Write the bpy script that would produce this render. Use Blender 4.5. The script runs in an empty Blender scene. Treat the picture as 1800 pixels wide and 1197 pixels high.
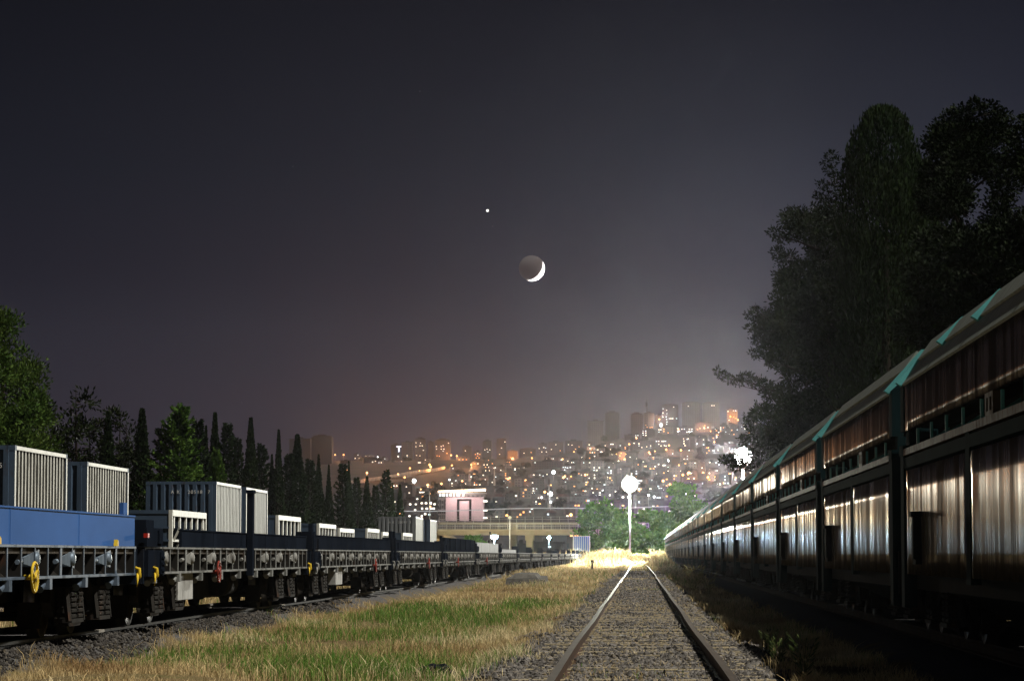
import bpy, math, random
import numpy as np
from mathutils import Vector, Matrix, Euler
R = math.radians
random.seed(11)
rng = np.random.default_rng(11)
S = bpy.context.scene
C = S.collection
F = 4990.0                      # focal length in pixels of the 1800 px wide photograph
CAMZ = 1.2
HAZE = .000045
ROT = Euler((math.pi/2 + R(4.315), 0, R(2.575)))
RM = ROT.to_matrix()

def at(x, y, Y):
    """world point seen at photograph pixel (x, y) at the distance Y up the track"""
    d = RM @ Vector((x-900, 598.5-y, -F))
    k = Y/d.y
    return Vector((d.x*k, Y, CAMZ + d.z*k))

# ------------------------------------------------------------------ scene, camera, render settings
cam_d = bpy.data.cameras.new('camera'); cam = bpy.data.objects.new('camera', cam_d); C.objects.link(cam)
cam.location = (0, 0, CAMZ); cam.rotation_euler = ROT
cam_d.sensor_width = 36; cam_d.lens = F/1800*36; cam_d.clip_start = .5; cam_d.clip_end = 30000
S.camera = cam
S.view_settings.view_transform = 'Standard'; S.view_settings.look = 'None'
S.view_settings.exposure = 0; S.view_settings.gamma = 1
cy = S.cycles
cy.max_bounces = 5; cy.diffuse_bounces = 2; cy.glossy_bounces = 3; cy.transmission_bounces = 2
cy.transparent_max_bounces = 6; cy.volume_bounces = 0
cy.caustics_reflective = False; cy.caustics_refractive = False
cy.sample_clamp_indirect = 4.0; cy.sample_clamp_direct = 0
cy.use_denoising = True
cy.use_light_tree = True

# ------------------------------------------------------------------ mesh helpers
class MB:
    def __init__(s): s.v = []; s.f = []; s.mi = []; s.sm = []
    def add(s, vs, fs, mi=0, sm=False):
        o = len(s.v); s.v += [tuple(p) for p in vs]
        for f in fs:
            s.f.append([o+i for i in f]); s.mi.append(mi); s.sm.append(sm)
        return s
    def hexa(s, p, mi=0):
        return s.add(p, [(0,3,2,1),(4,5,6,7),(0,1,5,4),(1,2,6,5),(2,3,7,6),(3,0,4,7)], mi)
    def box(s, x0, x1, y0, y1, z0, z1, mi=0):
        return s.hexa([(x0,y0,z0),(x1,y0,z0),(x1,y1,z0),(x0,y1,z0),(x0,y0,z1),(x1,y0,z1),(x1,y1,z1),(x0,y1,z1)], mi)
    def bar(s, a, b, w, h, mi=0, up=(0,0,1)):
        a = Vector(a); b = Vector(b); d = (b-a).normalized(); u = Vector(up)
        if abs(d.dot(u)) > .98: u = Vector((1,0,0))
        l = d.cross(u).normalized()*w/2; u = l.cross(d).normalized()*h/2
        return s.hexa([a-l-u, a+l-u, a+l+u, a-l+u, b-l-u, b+l-u, b+l+u, b-l+u], mi)
    def tube(s, pts, rs, n=8, mi=0, sm=True):
        pts = [Vector(p) for p in pts]
        if not hasattr(rs, '__len__'): rs = [rs]*len(pts)
        vs = []; fs = []
        for i, p in enumerate(pts):
            d = (pts[min(i+1, len(pts)-1)] - pts[max(i-1, 0)]).normalized()
            u = Vector((0,0,1)) if abs(d.z) < .95 else Vector((1,0,0))
            l = d.cross(u).normalized(); u = l.cross(d)
            for k in range(n):
                a = 2*math.pi*k/n; vs.append(p + (l*math.cos(a) + u*math.sin(a))*rs[i])
        for i in range(len(pts)-1):
            for k in range(n):
                k2 = (k+1) % n; fs.append((i*n+k, i*n+k2, (i+1)*n+k2, (i+1)*n+k))
        s.add(vs, fs, mi, sm)
        o = len(s.v)-len(vs)
        s.f.append([o+k for k in range(n)][::-1]); s.mi.append(mi); s.sm.append(False)
        s.f.append([o+(len(pts)-1)*n+k for k in range(n)]); s.mi.append(mi); s.sm.append(False)
        return s
    def lathe(s, prof, c, axis='X', n=20, mi=0, sm=True):
        """prof: (radius, position along the axis)"""
        c = Vector(c); vs = []; fs = []
        for r, a in prof:
            for k in range(n):
                t = 2*math.pi*k/n; q, w = r*math.cos(t), r*math.sin(t)
                vs.append(c + Vector({'X':(a,q,w), 'Y':(w,a,q), 'Z':(q,w,a)}[axis]))
        for i in range(len(prof)-1):
            for k in range(n):
                k2 = (k+1) % n; fs.append((i*n+k, i*n+k2, (i+1)*n+k2, (i+1)*n+k))
        return s.add(vs, fs, mi, sm)
    def prism(s, poly, a0, a1, axis='Y', mi=0):
        n = len(poly)
        def P(p, a): return (p[0], a, p[1]) if axis == 'Y' else ((a, p[0], p[1]) if axis == 'X' else (p[0], p[1], a))
        vs = [P(p, a0) for p in poly] + [P(p, a1) for p in poly]
        fs = [tuple(range(n)), tuple(range(2*n-1, n-1, -1))] + [(i, i+n, (i+1) % n + n, (i+1) % n) for i in range(n)]
        return s.add(vs, fs, mi)
    def mesh(s, name, mats):
        me = bpy.data.meshes.new(name); me.from_pydata(s.v, [], s.f)
        for m in (mats if isinstance(mats, (list, tuple)) else [mats]): me.materials.append(m)
        me.polygons.foreach_set('material_index', s.mi); me.polygons.foreach_set('use_smooth', s.sm)
        me.update(); return me
    def build(s, name, mats, parent=None, loc=None):
        return link(name, s.mesh(name, mats), parent, loc)

def link(name, me, parent=None, loc=None):
    o = bpy.data.objects.new(name, me); C.objects.link(o)
    if parent is not None: o.parent = parent
    if loc is not None: o.location = loc
    return o

def np_mesh(name, V, Q, mat, col=None, smooth=False):
    """mesh out of arrays: vertices (n,3), faces (m,k)"""
    me = bpy.data.meshes.new(name); k = Q.shape[1]
    me.vertices.add(len(V)); me.vertices.foreach_set('co', np.ascontiguousarray(V, dtype=np.float32).ravel())
    me.loops.add(Q.size); me.loops.foreach_set('vertex_index', np.ascontiguousarray(Q, dtype=np.int32).ravel())
    me.polygons.add(len(Q)); me.polygons.foreach_set('loop_start', np.arange(0, Q.size, k, dtype=np.int32))
    me.polygons.foreach_set('use_smooth', np.full(len(Q), smooth, dtype=bool))
    for m in (mat if isinstance(mat, (list, tuple)) else [mat]): me.materials.append(m)
    if col is not None:
        a = me.attributes.new('tint', 'FLOAT_COLOR', 'POINT')
        a.data.foreach_set('color', np.concatenate([col, np.ones((len(col), 1))], 1).astype(np.float32).ravel())
    me.update(calc_edges=True); return me

def tag(o, label=None, cat=None, group=None, kind=None):
    if label: o['label'] = label
    if cat: o['category'] = cat
    if group: o['group'] = group
    if kind: o['kind'] = kind
    return o
def thing(name, label, cat, loc=(0,0,0), rz=0, group=None):
    o = bpy.data.objects.new(name, None); C.objects.link(o); o.location = loc; o.rotation_euler = (0, 0, rz)
    o.empty_display_size = .2
    return tag(o, label, cat, group)
def dup(o, parent=None, skip=()):
    c = o.copy(); C.objects.link(c)
    if parent is not None: c.parent = parent
    for ch in list(o.children):
        if ch.name.split('.')[0] not in skip: dup(ch, c, skip)
    return c
def kids(o, name): return [c for c in o.children if c.name.split('.')[0] == name]

# ------------------------------------------------------------------ materials
def new_mat(name):
    m = bpy.data.materials.new(name); m.use_nodes = True; nt = m.node_tree; nt.nodes.clear()
    out = nt.nodes.new('ShaderNodeOutputMaterial'); b = nt.nodes.new('ShaderNodeBsdfPrincipled')
    nt.links.new(b.outputs[0], out.inputs[0]); return m, nt, b
def N(nt, t, **kw):
    n = nt.nodes.new(t)
    for k, v in kw.items():
        if k.startswith('_'): setattr(n, k[1:], v)
        else: n.inputs[k].default_value = v
    return n
def ramp(nt, src, stops):
    r = nt.nodes.new('ShaderNodeValToRGB'); nt.links.new(src, r.inputs[0]); e = r.color_ramp.elements
    while len(e) < len(stops): e.new(.5)
    for i, (p, c) in enumerate(stops):
        e[i].position = p; e[i].color = (*c, 1) if hasattr(c, '__len__') else (c, c, c, 1)
    return r.outputs[0]
def mixc(nt, fac, a, b, mode='MIX'):
    m = nt.nodes.new('ShaderNodeMix'); m.data_type = 'RGBA'; m.blend_type = mode
    for k, v in ((0, fac), (6, a), (7, b)):
        if hasattr(v, 'is_linked') or hasattr(v, 'links'): nt.links.new(v, m.inputs[k])
        else: m.inputs[k].default_value = v if k == 0 else ((*v, 1) if len(v) == 3 else v)
    return m.outputs[2]
def coords(nt, scale=(1,1,1), world=False):
    if world:
        g = nt.nodes.new('ShaderNodeNewGeometry'); src = g.outputs['Position']
    else:
        tc = nt.nodes.new('ShaderNodeTexCoord'); oi = nt.nodes.new('ShaderNodeObjectInfo')
        ml = N(nt, 'ShaderNodeMath', _operation='MULTIPLY'); ml.inputs[1].default_value = 57.0
        nt.links.new(oi.outputs['Random'], ml.inputs[0])
        ad = N(nt, 'ShaderNodeVectorMath', _operation='ADD')
        nt.links.new(tc.outputs['Object'], ad.inputs[0]); nt.links.new(ml.outputs[0], ad.inputs[1]); src = ad.outputs[0]
    mp = nt.nodes.new('ShaderNodeMapping'); mp.inputs['Scale'].default_value = scale
    nt.links.new(src, mp.inputs[0]); return mp.outputs[0]
def noise(nt, vec, scale, detail=4, rough=.55):
    n = N(nt, 'ShaderNodeTexNoise', Scale=scale, Detail=detail, Roughness=rough); nt.links.new(vec, n.inputs['Vector'])
    return n.outputs[0]
def paint(name, col, rough=.5, metal=0., var=.25, scale=1.6, dirt=None, dirt_amt=.45, dirt_scale=2.5, stretch=(1,1,.45), bump=0., spec=.04):
    m, nt, b = new_mat(name); v = coords(nt, stretch)
    c = ramp(nt, noise(nt, v, scale), [(.3, [x*(1-var) for x in col]), (.7, [min(1, x*(1+var)) for x in col])])
    if dirt:
        d = ramp(nt, noise(nt, v, dirt_scale, 7, .65), [(1-dirt_amt-.02, 0.), (1-dirt_amt+.16, 1.)])
        c = mixc(nt, d, c, dirt)
        rr = ramp(nt, d, [(0, rough), (1, min(1, rough+.3))]); nt.links.new(rr, b.inputs['Roughness'])
    else: b.inputs['Roughness'].default_value = rough
    nt.links.new(c, b.inputs['Base Color']); b.inputs['Metallic'].default_value = metal
    b.inputs['Specular IOR Level'].default_value = spec
    if bump:
        bp = N(nt, 'ShaderNodeBump', Strength=.6, Distance=bump); nt.links.new(noise(nt, v, scale*6, 5), bp.inputs['Height'])
        nt.links.new(bp.outputs[0], b.inputs['Normal'])
    return m
def emit(name, col, st):
    m = bpy.data.materials.new(name); m.use_nodes = True; nt = m.node_tree; nt.nodes.clear()
    o = nt.nodes.new('ShaderNodeOutputMaterial'); e = N(nt, 'ShaderNodeEmission', Color=(*col, 1), Strength=st)
    nt.links.new(e.outputs[0], o.inputs[0]); return m
def leafmat(name, a, b_, trans=.3):
    """two greens mixed clump by clump, and a tint of its own on every leaf"""
    m, nt, b = new_mat(name); out = [n for n in nt.nodes if n.type == 'OUTPUT_MATERIAL'][0]
    v = coords(nt); c = ramp(nt, noise(nt, v, .9, 2), [(.35, a), (.65, b_)])
    at_ = nt.nodes.new('ShaderNodeAttribute'); at_.attribute_name = 'tint'
    c = mixc(nt, 1., c, at_.outputs['Color'], 'MULTIPLY')
    nt.links.new(c, b.inputs['Base Color']); b.inputs['Roughness'].default_value = .6; b.inputs['Specular IOR Level'].default_value = .04
    t = nt.nodes.new('ShaderNodeBsdfTranslucent'); nt.links.new(c, t.inputs[0])
    mx = nt.nodes.new('ShaderNodeMixShader'); mx.inputs[0].default_value = trans
    nt.links.new(b.outputs[0], mx.inputs[1]); nt.links.new(t.outputs[0], mx.inputs[2]); nt.links.new(mx.outputs[0], out.inputs[0])
    return m

RUST = (.09, .04, .022)
M = {}
M['navy'] = paint('navy_paint', (.010, .0135, .0215), .75, 0, .3, 1.2, (.030, .026, .024), .38, 1.5, (1,1,.45), 0, 0)
M['blue'] = paint('light_blue_paint', (.042, .118, .34), .75, 0, .16, .8, (.085, .13, .24), .36, 1.3, (1, .5, 1.2))
M['frame'] = paint('grey_frame_paint', (.21, .215, .21), .75, .0, .35, 2.5, (.03, .027, .025), .46, 3)
M['winch'] = paint('pale_winch_steel', (.24, .24, .23), .65, .0, .35, 4, (.03, .026, .024), .46, 4)
M['under'] = paint('brake_dust_and_shade_steel', (.024, .022, .020), .8, 0, .4, 4, RUST, .4, 4)  # dusty running gear; in the sill recess its darkness stands for shade
M['wheel'] = paint('wheel_steel', (.055, .042, .034), .55, .5, .3, 3, RUST, .45, 4)
M['tread'] = paint('worn_tread_steel', (.35, .33, .31), .3, .9, .15, 6)
M['deck'] = paint('deck_planks', (.09, .08, .07), .8, 0, .4, 3, (.04, .035, .03), .5, 3)
M['yellow'] = paint('yellow_paint', (.58, .40, .035), .5, 0, .2, 6, (.10, .07, .02), .33, 8)
M['red'] = paint('red_paint', (.19, .028, .020), .5, 0, .25, 6, (.09, .03, .02), .3, 8)
M['redlens'] = paint('red_lens', (.50, .03, .02), .25, 0, .1, 6)
M['plate'] = paint('pale_plate', (.32, .32, .31), .5, 0, .25, 4, (.08, .07, .06), .42, 5, (1, 2, .5))
M['cside'] = paint('faded_container_side', (.44, .45, .42), .55, 0, .16, .9, (.10, .055, .03), .41, 3.2, (1, 2.0, .35))
M['cside_dirty'] = paint('scuffed_container_side', (.45, .44, .38), .55, 0, .2, 1.2, (.035, .03, .027), .45, 3.0, (1, 2.4, .3))
M['recess'] = paint('recess_shade_paint', (.045, .045, .042), .7, 0, .3, 2, (.34, .33, .29), .33, 4, (1, 2, .3))  # shade between the corrugations put into the colour
M['recess_pale'] = paint('shaded_recess', (.30, .31, .30), .7, 0, .2, 1.5, (.10, .07, .05), .4, 3, (1, 2, .3))  # milder recess shade put into the colour
M['cend'] = paint('blue_container_end', (.055, .082, .125), .55, 0, .2, 1.0, (.06, .04, .03), .40, 3.2, (1.5, 1, .5))
M['cend_grey'] = paint('grey_container_end', (.17, .18, .19), .55, 0, .2, 1.2, (.05, .04, .035), .36, 3)
M['ctop'] = paint('container_roof', (.12, .13, .14), .6, 0, .2, 1, RUST, .4, 2)
M['brown'] = paint('brown_primer', (.20, .085, .045), .6, 0, .2, 3, RUST, .4, 4)
M['cframe'] = paint('pale_container_frame', (.60, .60, .55), .5, 0, .18, 3, (.12, .09, .06), .36, 4)
M['white'] = paint('white_lettering', (.62, .62, .60), .6, 0, .2, 9)
M['teal'] = paint('teal_paint', (.13, .44, .45), .5, 0, .16, 2, (.04, .09, .09), .30, 3)
M['teal_dark'] = paint('dark_teal_paint', (.004, .018, .021), .8, 0, .3, 2, (.012, .02, .02), .4, 3)
M['roofmetal'] = paint('grey_roof_sheet', (.30, .325, .29), .48, .25, .22, 1.2, (.17, .18, .16), .4, 2, (.6, 5, .6))
M['hull'] = paint('dark_hull', (.012, .013, .013), .75, 0, .3, 2)
M['ledge'] = paint('rusty_ledge', (.10, .075, .05), .5, .3, .3, 3, RUST, .5, 4, (1, 3, 1))
M['gasket'] = paint('seam_rubber', (.01, .01, .01), .8)
M['pole'] = paint('galvanised_pole', (.36, .36, .35), .45, .5, .2, 3)
M['darkpole'] = paint('dark_pole', (.03, .03, .03), .6, 0, .2, 3)
M['concrete'] = paint('bridge_concrete', (.38, .345, .25), .85, 0, .22, .25, (.14, .13, .11), .4, .35)
M['sleeper'] = paint('concrete_sleeper', (.27, .225, .145), .85, 0, .25, 6, (.12, .105, .085), .48, 8, (1,1,1), .01)
M['rock'] = paint('slab_concrete', (.10, .095, .085), .9, 0, .35, 2, (.05, .045, .04), .45, 3, (1,1,1), .04)
M['bark'] = paint('bark', (.022, .017, .013), .9, 0, .35, 3, None, 0, 1, (1,1,.3), .03)
M['bag'] = paint('black_plastic', (.010, .011, .014), .42, 0, .3, 5, None, 0, 1, (1,1,1), .02)
M['paper'] = paint('scrap_paper', (.6, .6, .58), .8)
M['railtop'] = paint('polished_rail_head', (.24, .205, .17), .42, 1., .2, 1.5, (.13, .09, .06), .30, 2.2, (8, .8, 1))
M['railworn'] = paint('worn_rail_head', (.27, .25, .22), .6, .2, .3, 1.5, (.10, .075, .055), .4, 2.2, (8, .8, 1))
M['railside'] = paint('rusty_rail_side', (.055, .036, .026), .8, .1, .3, 3, RUST, .45, 4)
M['housing'] = paint('lamp_housing', (.12, .12, .12), .4, .5, .1, 3)
M['glass_white'] = emit('floodlight_glass', (.95, 1., .93), 70)
M['glass_blue'] = emit('cool_lamp_glass', (.55, .8, 1.), 45)
M['glass_orange'] = emit('sodium_globe', (1., .44, .15), 6)
M['glass_pale'] = emit('pale_globe', (.9, .97, 1.), 9)
M['win_white'] = emit('white_window', (1., .91, .76), 2.9)
M['win_cool'] = emit('cool_window', (.80, .93, 1.), 1.9)
M['win_orange'] = emit('amber_window', (1., .44, .16), 2.4)
M['sign_glow'] = emit('lit_letter', (.86, .84, 1.), 4)
M['strip_glow'] = emit('roof_light_strip', (1., .72, .46), 5)

def streaked(name, body, lo, hi, r0, r1, warm):
    """weathered steel sheet: dull brown body under a sheen that runs down in vertical streaks"""
    m, nt, b = new_mat(name); nt.nodes.remove(b); out = nt.nodes[0]
    v1 = coords(nt, (1, 1.5, .13)); v2 = coords(nt, (1, 7., .30)); v3 = coords(nt, (1, 2.2, 1.2))
    n1 = noise(nt, v1, 1.3, 3); n2 = noise(nt, v2, 2.0, 5, .65); n3 = noise(nt, v3, 1.5, 6, .7)
    a = N(nt, 'ShaderNodeMath', _operation='MULTIPLY_ADD'); nt.links.new(n2, a.inputs[0]); a.inputs[1].default_value = .65
    nt.links.new(n1, a.inputs[2])
    g = ramp(nt, a.outputs[0], [(.66, lo), (.80, [p*.72+q*.28 for p, q in zip(lo, hi)]), (.92, hi)])
    g = mixc(nt, ramp(nt, n3, [(.48, 0.), (.70, .7)]), g, warm)
    df = nt.nodes.new('ShaderNodeBsdfDiffuse'); gl_ = nt.nodes.new('ShaderNodeBsdfGlossy'); ad = nt.nodes.new('ShaderNodeAddShader')
    nt.links.new(ramp(nt, n3, [(.3, [q*.7 for q in body]), (.7, [q*1.3 for q in body])]), df.inputs['Color']); nt.links.new(g, gl_.inputs['Color'])
    nt.links.new(ramp(nt, a.outputs[0], [(.5, r1), (1.05, r0)]), gl_.inputs['Roughness'])
    bp = N(nt, 'ShaderNodeBump', Strength=.10, Distance=.010); nt.links.new(n1, bp.inputs['Height'])
    nt.links.new(bp.outputs[0], gl_.inputs['Normal'])
    nt.links.new(df.outputs[0], ad.inputs[0]); nt.links.new(gl_.outputs[0], ad.inputs[1]); nt.links.new(ad.outputs[0], out.inputs[0])
    return m
M['door'] = streaked('streaked_steel_door', (.060, .048, .034), (.018, .014, .012), (.27, .25, .235), .16, .27, (.115, .070, .046))
M['upper'] = streaked('streaked_upper_steel', (.026, .022, .022), (.012, .010, .009), (.150, .130, .118), .20, .30, (.060, .042, .034))

# ------------------------------------------------------------------ sky
w = bpy.data.worlds.new('World'); S.world = w; w.use_nodes = True; nt = w.node_tree; nt.nodes.clear()
wo = nt.nodes.new('ShaderNodeOutputWorld'); bg = nt.nodes.new('ShaderNodeBackground'); nt.links.new(bg.outputs[0], wo.inputs[0])
tc = nt.nodes.new('ShaderNodeTexCoord'); sp = nt.nodes.new('ShaderNodeSeparateXYZ'); nt.links.new(tc.outputs['Generated'], sp.inputs[0])
mr = N(nt, 'ShaderNodeMapRange'); mr.inputs['From Min'].default_value = 0; mr.inputs['From Max'].default_value = .30
nt.links.new(sp.outputs['Z'], mr.inputs['Value'])
sky = ramp(nt, mr.outputs[0], [(0., (.050, .042, .058)), (.17, (.040, .035, .051)), (.25, (.030, .029, .044)), (.33, (.018, .0180, .030)), (.45, (.0120, .0138, .0235)), (.63, (.0070, .0080, .0140)), (1., (.006, .007, .012))])
az = N(nt, 'ShaderNodeMapRange'); az.inputs['From Min'].default_value = -.24; az.inputs['From Max'].default_value = .12; az.inputs['To Min'].default_value = .66; az.inputs['To Max'].default_value = 1.22
nt.links.new(sp.outputs['X'], az.inputs['Value'])
sky = mixc(nt, 1., sky, az.outputs[0], 'MULTIPLY')
gd = (at(1420, 640, 1000) - cam.location).normalized()
dt = N(nt, 'ShaderNodeVectorMath', _operation='DOT_PRODUCT'); nt.links.new(tc.outputs['Generated'], dt.inputs[0]); dt.inputs[1].default_value = gd
gl = ramp(nt, dt.outputs['Value'], [(.9905, (0., 0., 0.)), (.9965, (.006, .0068, .009)), (.9995, (.020, .022, .029))])
nt.links.new(mixc(nt, 1., sky, gl, 'ADD'), bg.inputs[0]); bg.inputs[1].default_value = 1.0

# ------------------------------------------------------------------ lights
def lamp(name, kind, loc, power, col, size=.3):
    l = bpy.data.lights.new(name, kind); l.energy = power; l.color = col
    if kind == 'POINT': l.shadow_soft_size = size
    o = bpy.data.objects.new(name, l); C.objects.link(o); o.location = loc; return o
sun = lamp('sun', 'SUN', (0, 0, 50), 4.8, (1., .95, .84)); sun.data.angle = R(.5)
SUNV = Vector((.52, -.20, .86)).normalized()
sun.rotation_euler = SUNV.to_track_quat('Z', 'Y').to_euler()
# ------------------------------------------------------------------ ground
def sst(a, b, x): t = np.clip((x-a)/(b-a), 0, 1); return t*t*(3-2*t)
def vnoise(X, Y, s, seed=0):
    """smooth value noise"""
    X = np.asarray(X)/s; Y = np.asarray(Y)/s
    xi = np.floor(X).astype(np.int64); yi = np.floor(Y).astype(np.int64); fx = X-xi; fy = Y-yi
    fx = fx*fx*(3-2*fx); fy = fy*fy*(3-2*fy)
    def h(a, b):
        n = (a*374761393 + b*668265263 + seed*2246822519) & 0xffffffff
        n = ((n ^ (n >> 13))*1274126177) & 0xffffffff
        return ((n ^ (n >> 16)) & 0xffff)/65535.
    return (h(xi,yi)*(1-fx)+h(xi+1,yi)*fx)*(1-fy) + (h(xi,yi+1)*(1-fx)+h(xi+1,yi+1)*fx)*fy
def blob(X, Y, cx, cy_, rx, ry): return np.exp(-((X-cx)/rx)**2 - ((Y-cy_)/ry)**2)
TRACKS = (0.0, -8.25, -15.8, 4.8)
def gz(X, Y):
    X = np.asarray(X, float); Y = np.asarray(Y, float)
    z = -.16 + .10*(vnoise(X, Y, 3.1, 1)-.5) + .05*(vnoise(X, Y, .8, 2)-.5)
    for t in TRACKS:
        k = 1 - (sst(.95, 1.6, np.abs(X-t)) if t == -8.25 else sst(1.35, 2.1, np.abs(X-t))); z = z*(1-k) + k*((.095 if t == -8.25 else .02) + .03*(vnoise(X, Y, .35, 3)-.5))
    z += .16*blob(X, Y, -5.0, 27.5, 1.3, 2.2) + .10*blob(X, Y, -3.3, 31, 1.5, 2.0)
    z += .42*blob(X, Y, -4.4, 117, 1.9, 9)
    off = sst(.8, 2.0, np.abs(X))
    z += (.15*off + .85) * .85*sst(270, 365, Y) * (X > -40)
    z += .55*blob(X, Y, -3.2, 372, 3.2, 22) + .5*blob(X, Y, 3.8, 395, 4, 25)
    return np.where(Y > 900, -.3, z)
xs = np.concatenate([[-1500,-900,-500,-260,-120,-70,-45,-32,-26,-22,-19], np.arange(-17,-8,.5), np.arange(-8,3.4,.2), np.arange(3.5,9,.7), [11,14,20,30,50,90,200,500,900,1500]])
ys = np.concatenate([[-50,-20,0,8,14], np.arange(18,64,.35), np.arange(64,140,.8), np.arange(140,420,3), [430,460,500,560,640,720,800,860,905,960,1020]])
gx, gy = np.meshgrid(xs, ys); G = np.stack([gx, gy, gz(gx, gy)], -1).reshape(-1, 3)
nx = len(xs); i0 = (np.arange(len(ys)-1)[:, None]*nx + np.arange(nx-1)[None]).ravel()
m, nt, b = new_mat('soil_and_ballast')
pos = coords(nt, (1,1,1), True); sx = nt.nodes.new('ShaderNodeSeparateXYZ'); nt.links.new(pos, sx.inputs[0])
soil = ramp(nt, noise(nt, pos, 1.1, 6, .65), [(.3, (.085, .062, .032)), (.5, (.16, .12, .062)), (.7, (.10, .10, .036))])
grav = ramp(nt, noise(nt, pos, 22, 6, .8), [(.3, (.035, .034, .035)), (.55, (.10, .097, .098)), (.75, (.19, .18, .17))])
fac = None
for tx, hw in ((0., 1.45), (-8.25, 1.25), (4.8, 1.7), (-15.8, 1.7)):
    s1 = N(nt, 'ShaderNodeMath', _operation='SUBTRACT'); nt.links.new(sx.outputs[0], s1.inputs[0]); s1.inputs[1].default_value = tx
    s2 = N(nt, 'ShaderNodeMath', _operation='ABSOLUTE'); nt.links.new(s1.outputs[0], s2.inputs[0])
    s3 = N(nt, 'ShaderNodeMath', _operation='MULTIPLY_ADD'); nt.links.new(noise(nt, pos, .8, 4), s3.inputs[0]); s3.inputs[1].default_value = 1.4
    nt.links.new(s2.outputs[0], s3.inputs[2])
    mr = N(nt, 'ShaderNodeMapRange'); mr.inputs['From Min'].default_value = hw+.95; mr.inputs['From Max'].default_value = hw+.6
    nt.links.new(s3.outputs[0], mr.inputs['Value'])
    if fac is None: fac = mr.outputs[0]
    else:
        mm = N(nt, 'ShaderNodeMath', _operation='MAXIMUM'); nt.links.new(fac, mm.inputs[0]); nt.links.new(mr.outputs[0], mm.inputs[1]); fac = mm.outputs[0]
far = N(nt, 'ShaderNodeMapRange'); far.inputs['From Min'].default_value = 230; far.inputs['From Max'].default_value = 150; nt.links.new(sx.outputs[1], far.inputs['Value'])
fm = N(nt, 'ShaderNodeMath', _operation='MULTIPLY'); nt.links.new(fac, fm.inputs[0]); nt.links.new(far.outputs[0], fm.inputs[1])
nt.links.new(mixc(nt, fm.outputs[0], soil, grav), b.inputs['Base Color']); b.inputs['Roughness'].default_value = 1.; b.inputs['Specular IOR Level'].default_value = 0.
bp = N(nt, 'ShaderNodeBump', Strength=.8, Distance=.05); nt.links.new(noise(nt, pos, 14, 6, .7), bp.inputs['Height']); nt.links.new(bp.outputs[0], b.inputs['Normal'])
tag(link('ground', np_mesh('ground', G, np.stack([i0, i0+1, i0+nx+1, i0+nx], 1), m, smooth=True)), kind='structure')

# ------------------------------------------------------------------ main track
tr = thing('railway_track', 'empty railway track with shining rails and half buried sleepers running towards the floodlight', 'railway track', (0, 20, 0))
HEAD = [(-.036,.165),(.036,.165),(.036,.128),(.010,.115),(.010,.03),(.07,.016),(.07,0),(-.07,0),(-.07,.016),(-.010,.03),(-.010,.115),(-.036,.128)]
def rail(x0, y0, y1, wob, parent, base=.0, oy=0., drop=None, top='railtop'):
    mb = MB(); yy = list(np.arange(y0, y1+.1, 1.5)); n = len(HEAD); vs = []
    for y in yy:
        dx = wob*(.5*math.sin(y*.21+x0*3)+.35*math.sin(y*.083+1)+.5*math.sin(y*.047)); dz = wob*.45*math.sin(y*.26+x0)
        if drop: dx += drop*max(0, y-170)**2; 
        vs += [(x0+dx+p[0], y-oy, base+dz+p[1]) for p in HEAD]
    fs = []; 
    for i in range(len(yy)-1):
        for k in range(n):
            k2 = (k+1) % n; mb_ = 0 if k == 0 else 1
            fs.append(((i*n+k, (i+1)*n+k, (i+1)*n+k2, i*n+k2), mb_))
    mb.add(vs, [])
    for f, mi in fs: mb.f.append(list(f)); mb.mi.append(mi); mb.sm.append(False)
    return mb.build('rail', [M[top], M['railworn' if top == 'railworn' else 'railside']], parent)
for s in (-1, 1): rail(s*.7535, 18, 297, .015, tr, .012, 20, -1.2e-5)
sl = MB().prism([(-.14,-.12),(.14,-.12),(.11,.046),(-.11,.046)], -1.22, 1.22, 'X').mesh('sleeper', M['sleeper'])
far_sl = MB()
for i in range(430):
    y = 19 + .62*i
    if i < 100:
        o = link('sleeper', sl, tr, (random.uniform(-.03,.03), y-20, random.uniform(-.014,.006))); o.rotation_euler = (0, 0, random.gauss(0, .008))
    else: far_sl.prism([(y-20-.14,-.1),(y-20+.14,-.1),(y-20+.11,.044),(y-20-.11,.044)], -1.22, 1.22, 'X')
o = far_sl.build('distant_sleeper', M['sleeper'], tr); o['kind'] = 'stuff'
t2 = thing('siding_track', 'siding track with rusty rails under the row of empty flat wagons', 'railway track', (-8.25, 20, 0))
for s in (-1, 1): rail(s*.7535, 14, 430, .02, t2, .012, 20, None, 'railworn')
t3 = thing('siding_track', 'siding track hidden under the container wagons beside the trees', 'railway track', (-15.8, 20, 0))
for s in (-1, 1): rail(s*.7535, 40, 330, .02, t3, .012, 20, None, 'railside')
t4 = thing('siding_track', 'siding track in deep shadow under the long hopper train', 'railway track', (4.8, 20, 0))
for s in (-1, 1): rail(s*.7535, 6, 400, .02, t4, .012, 20, None, 'railside')

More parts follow.
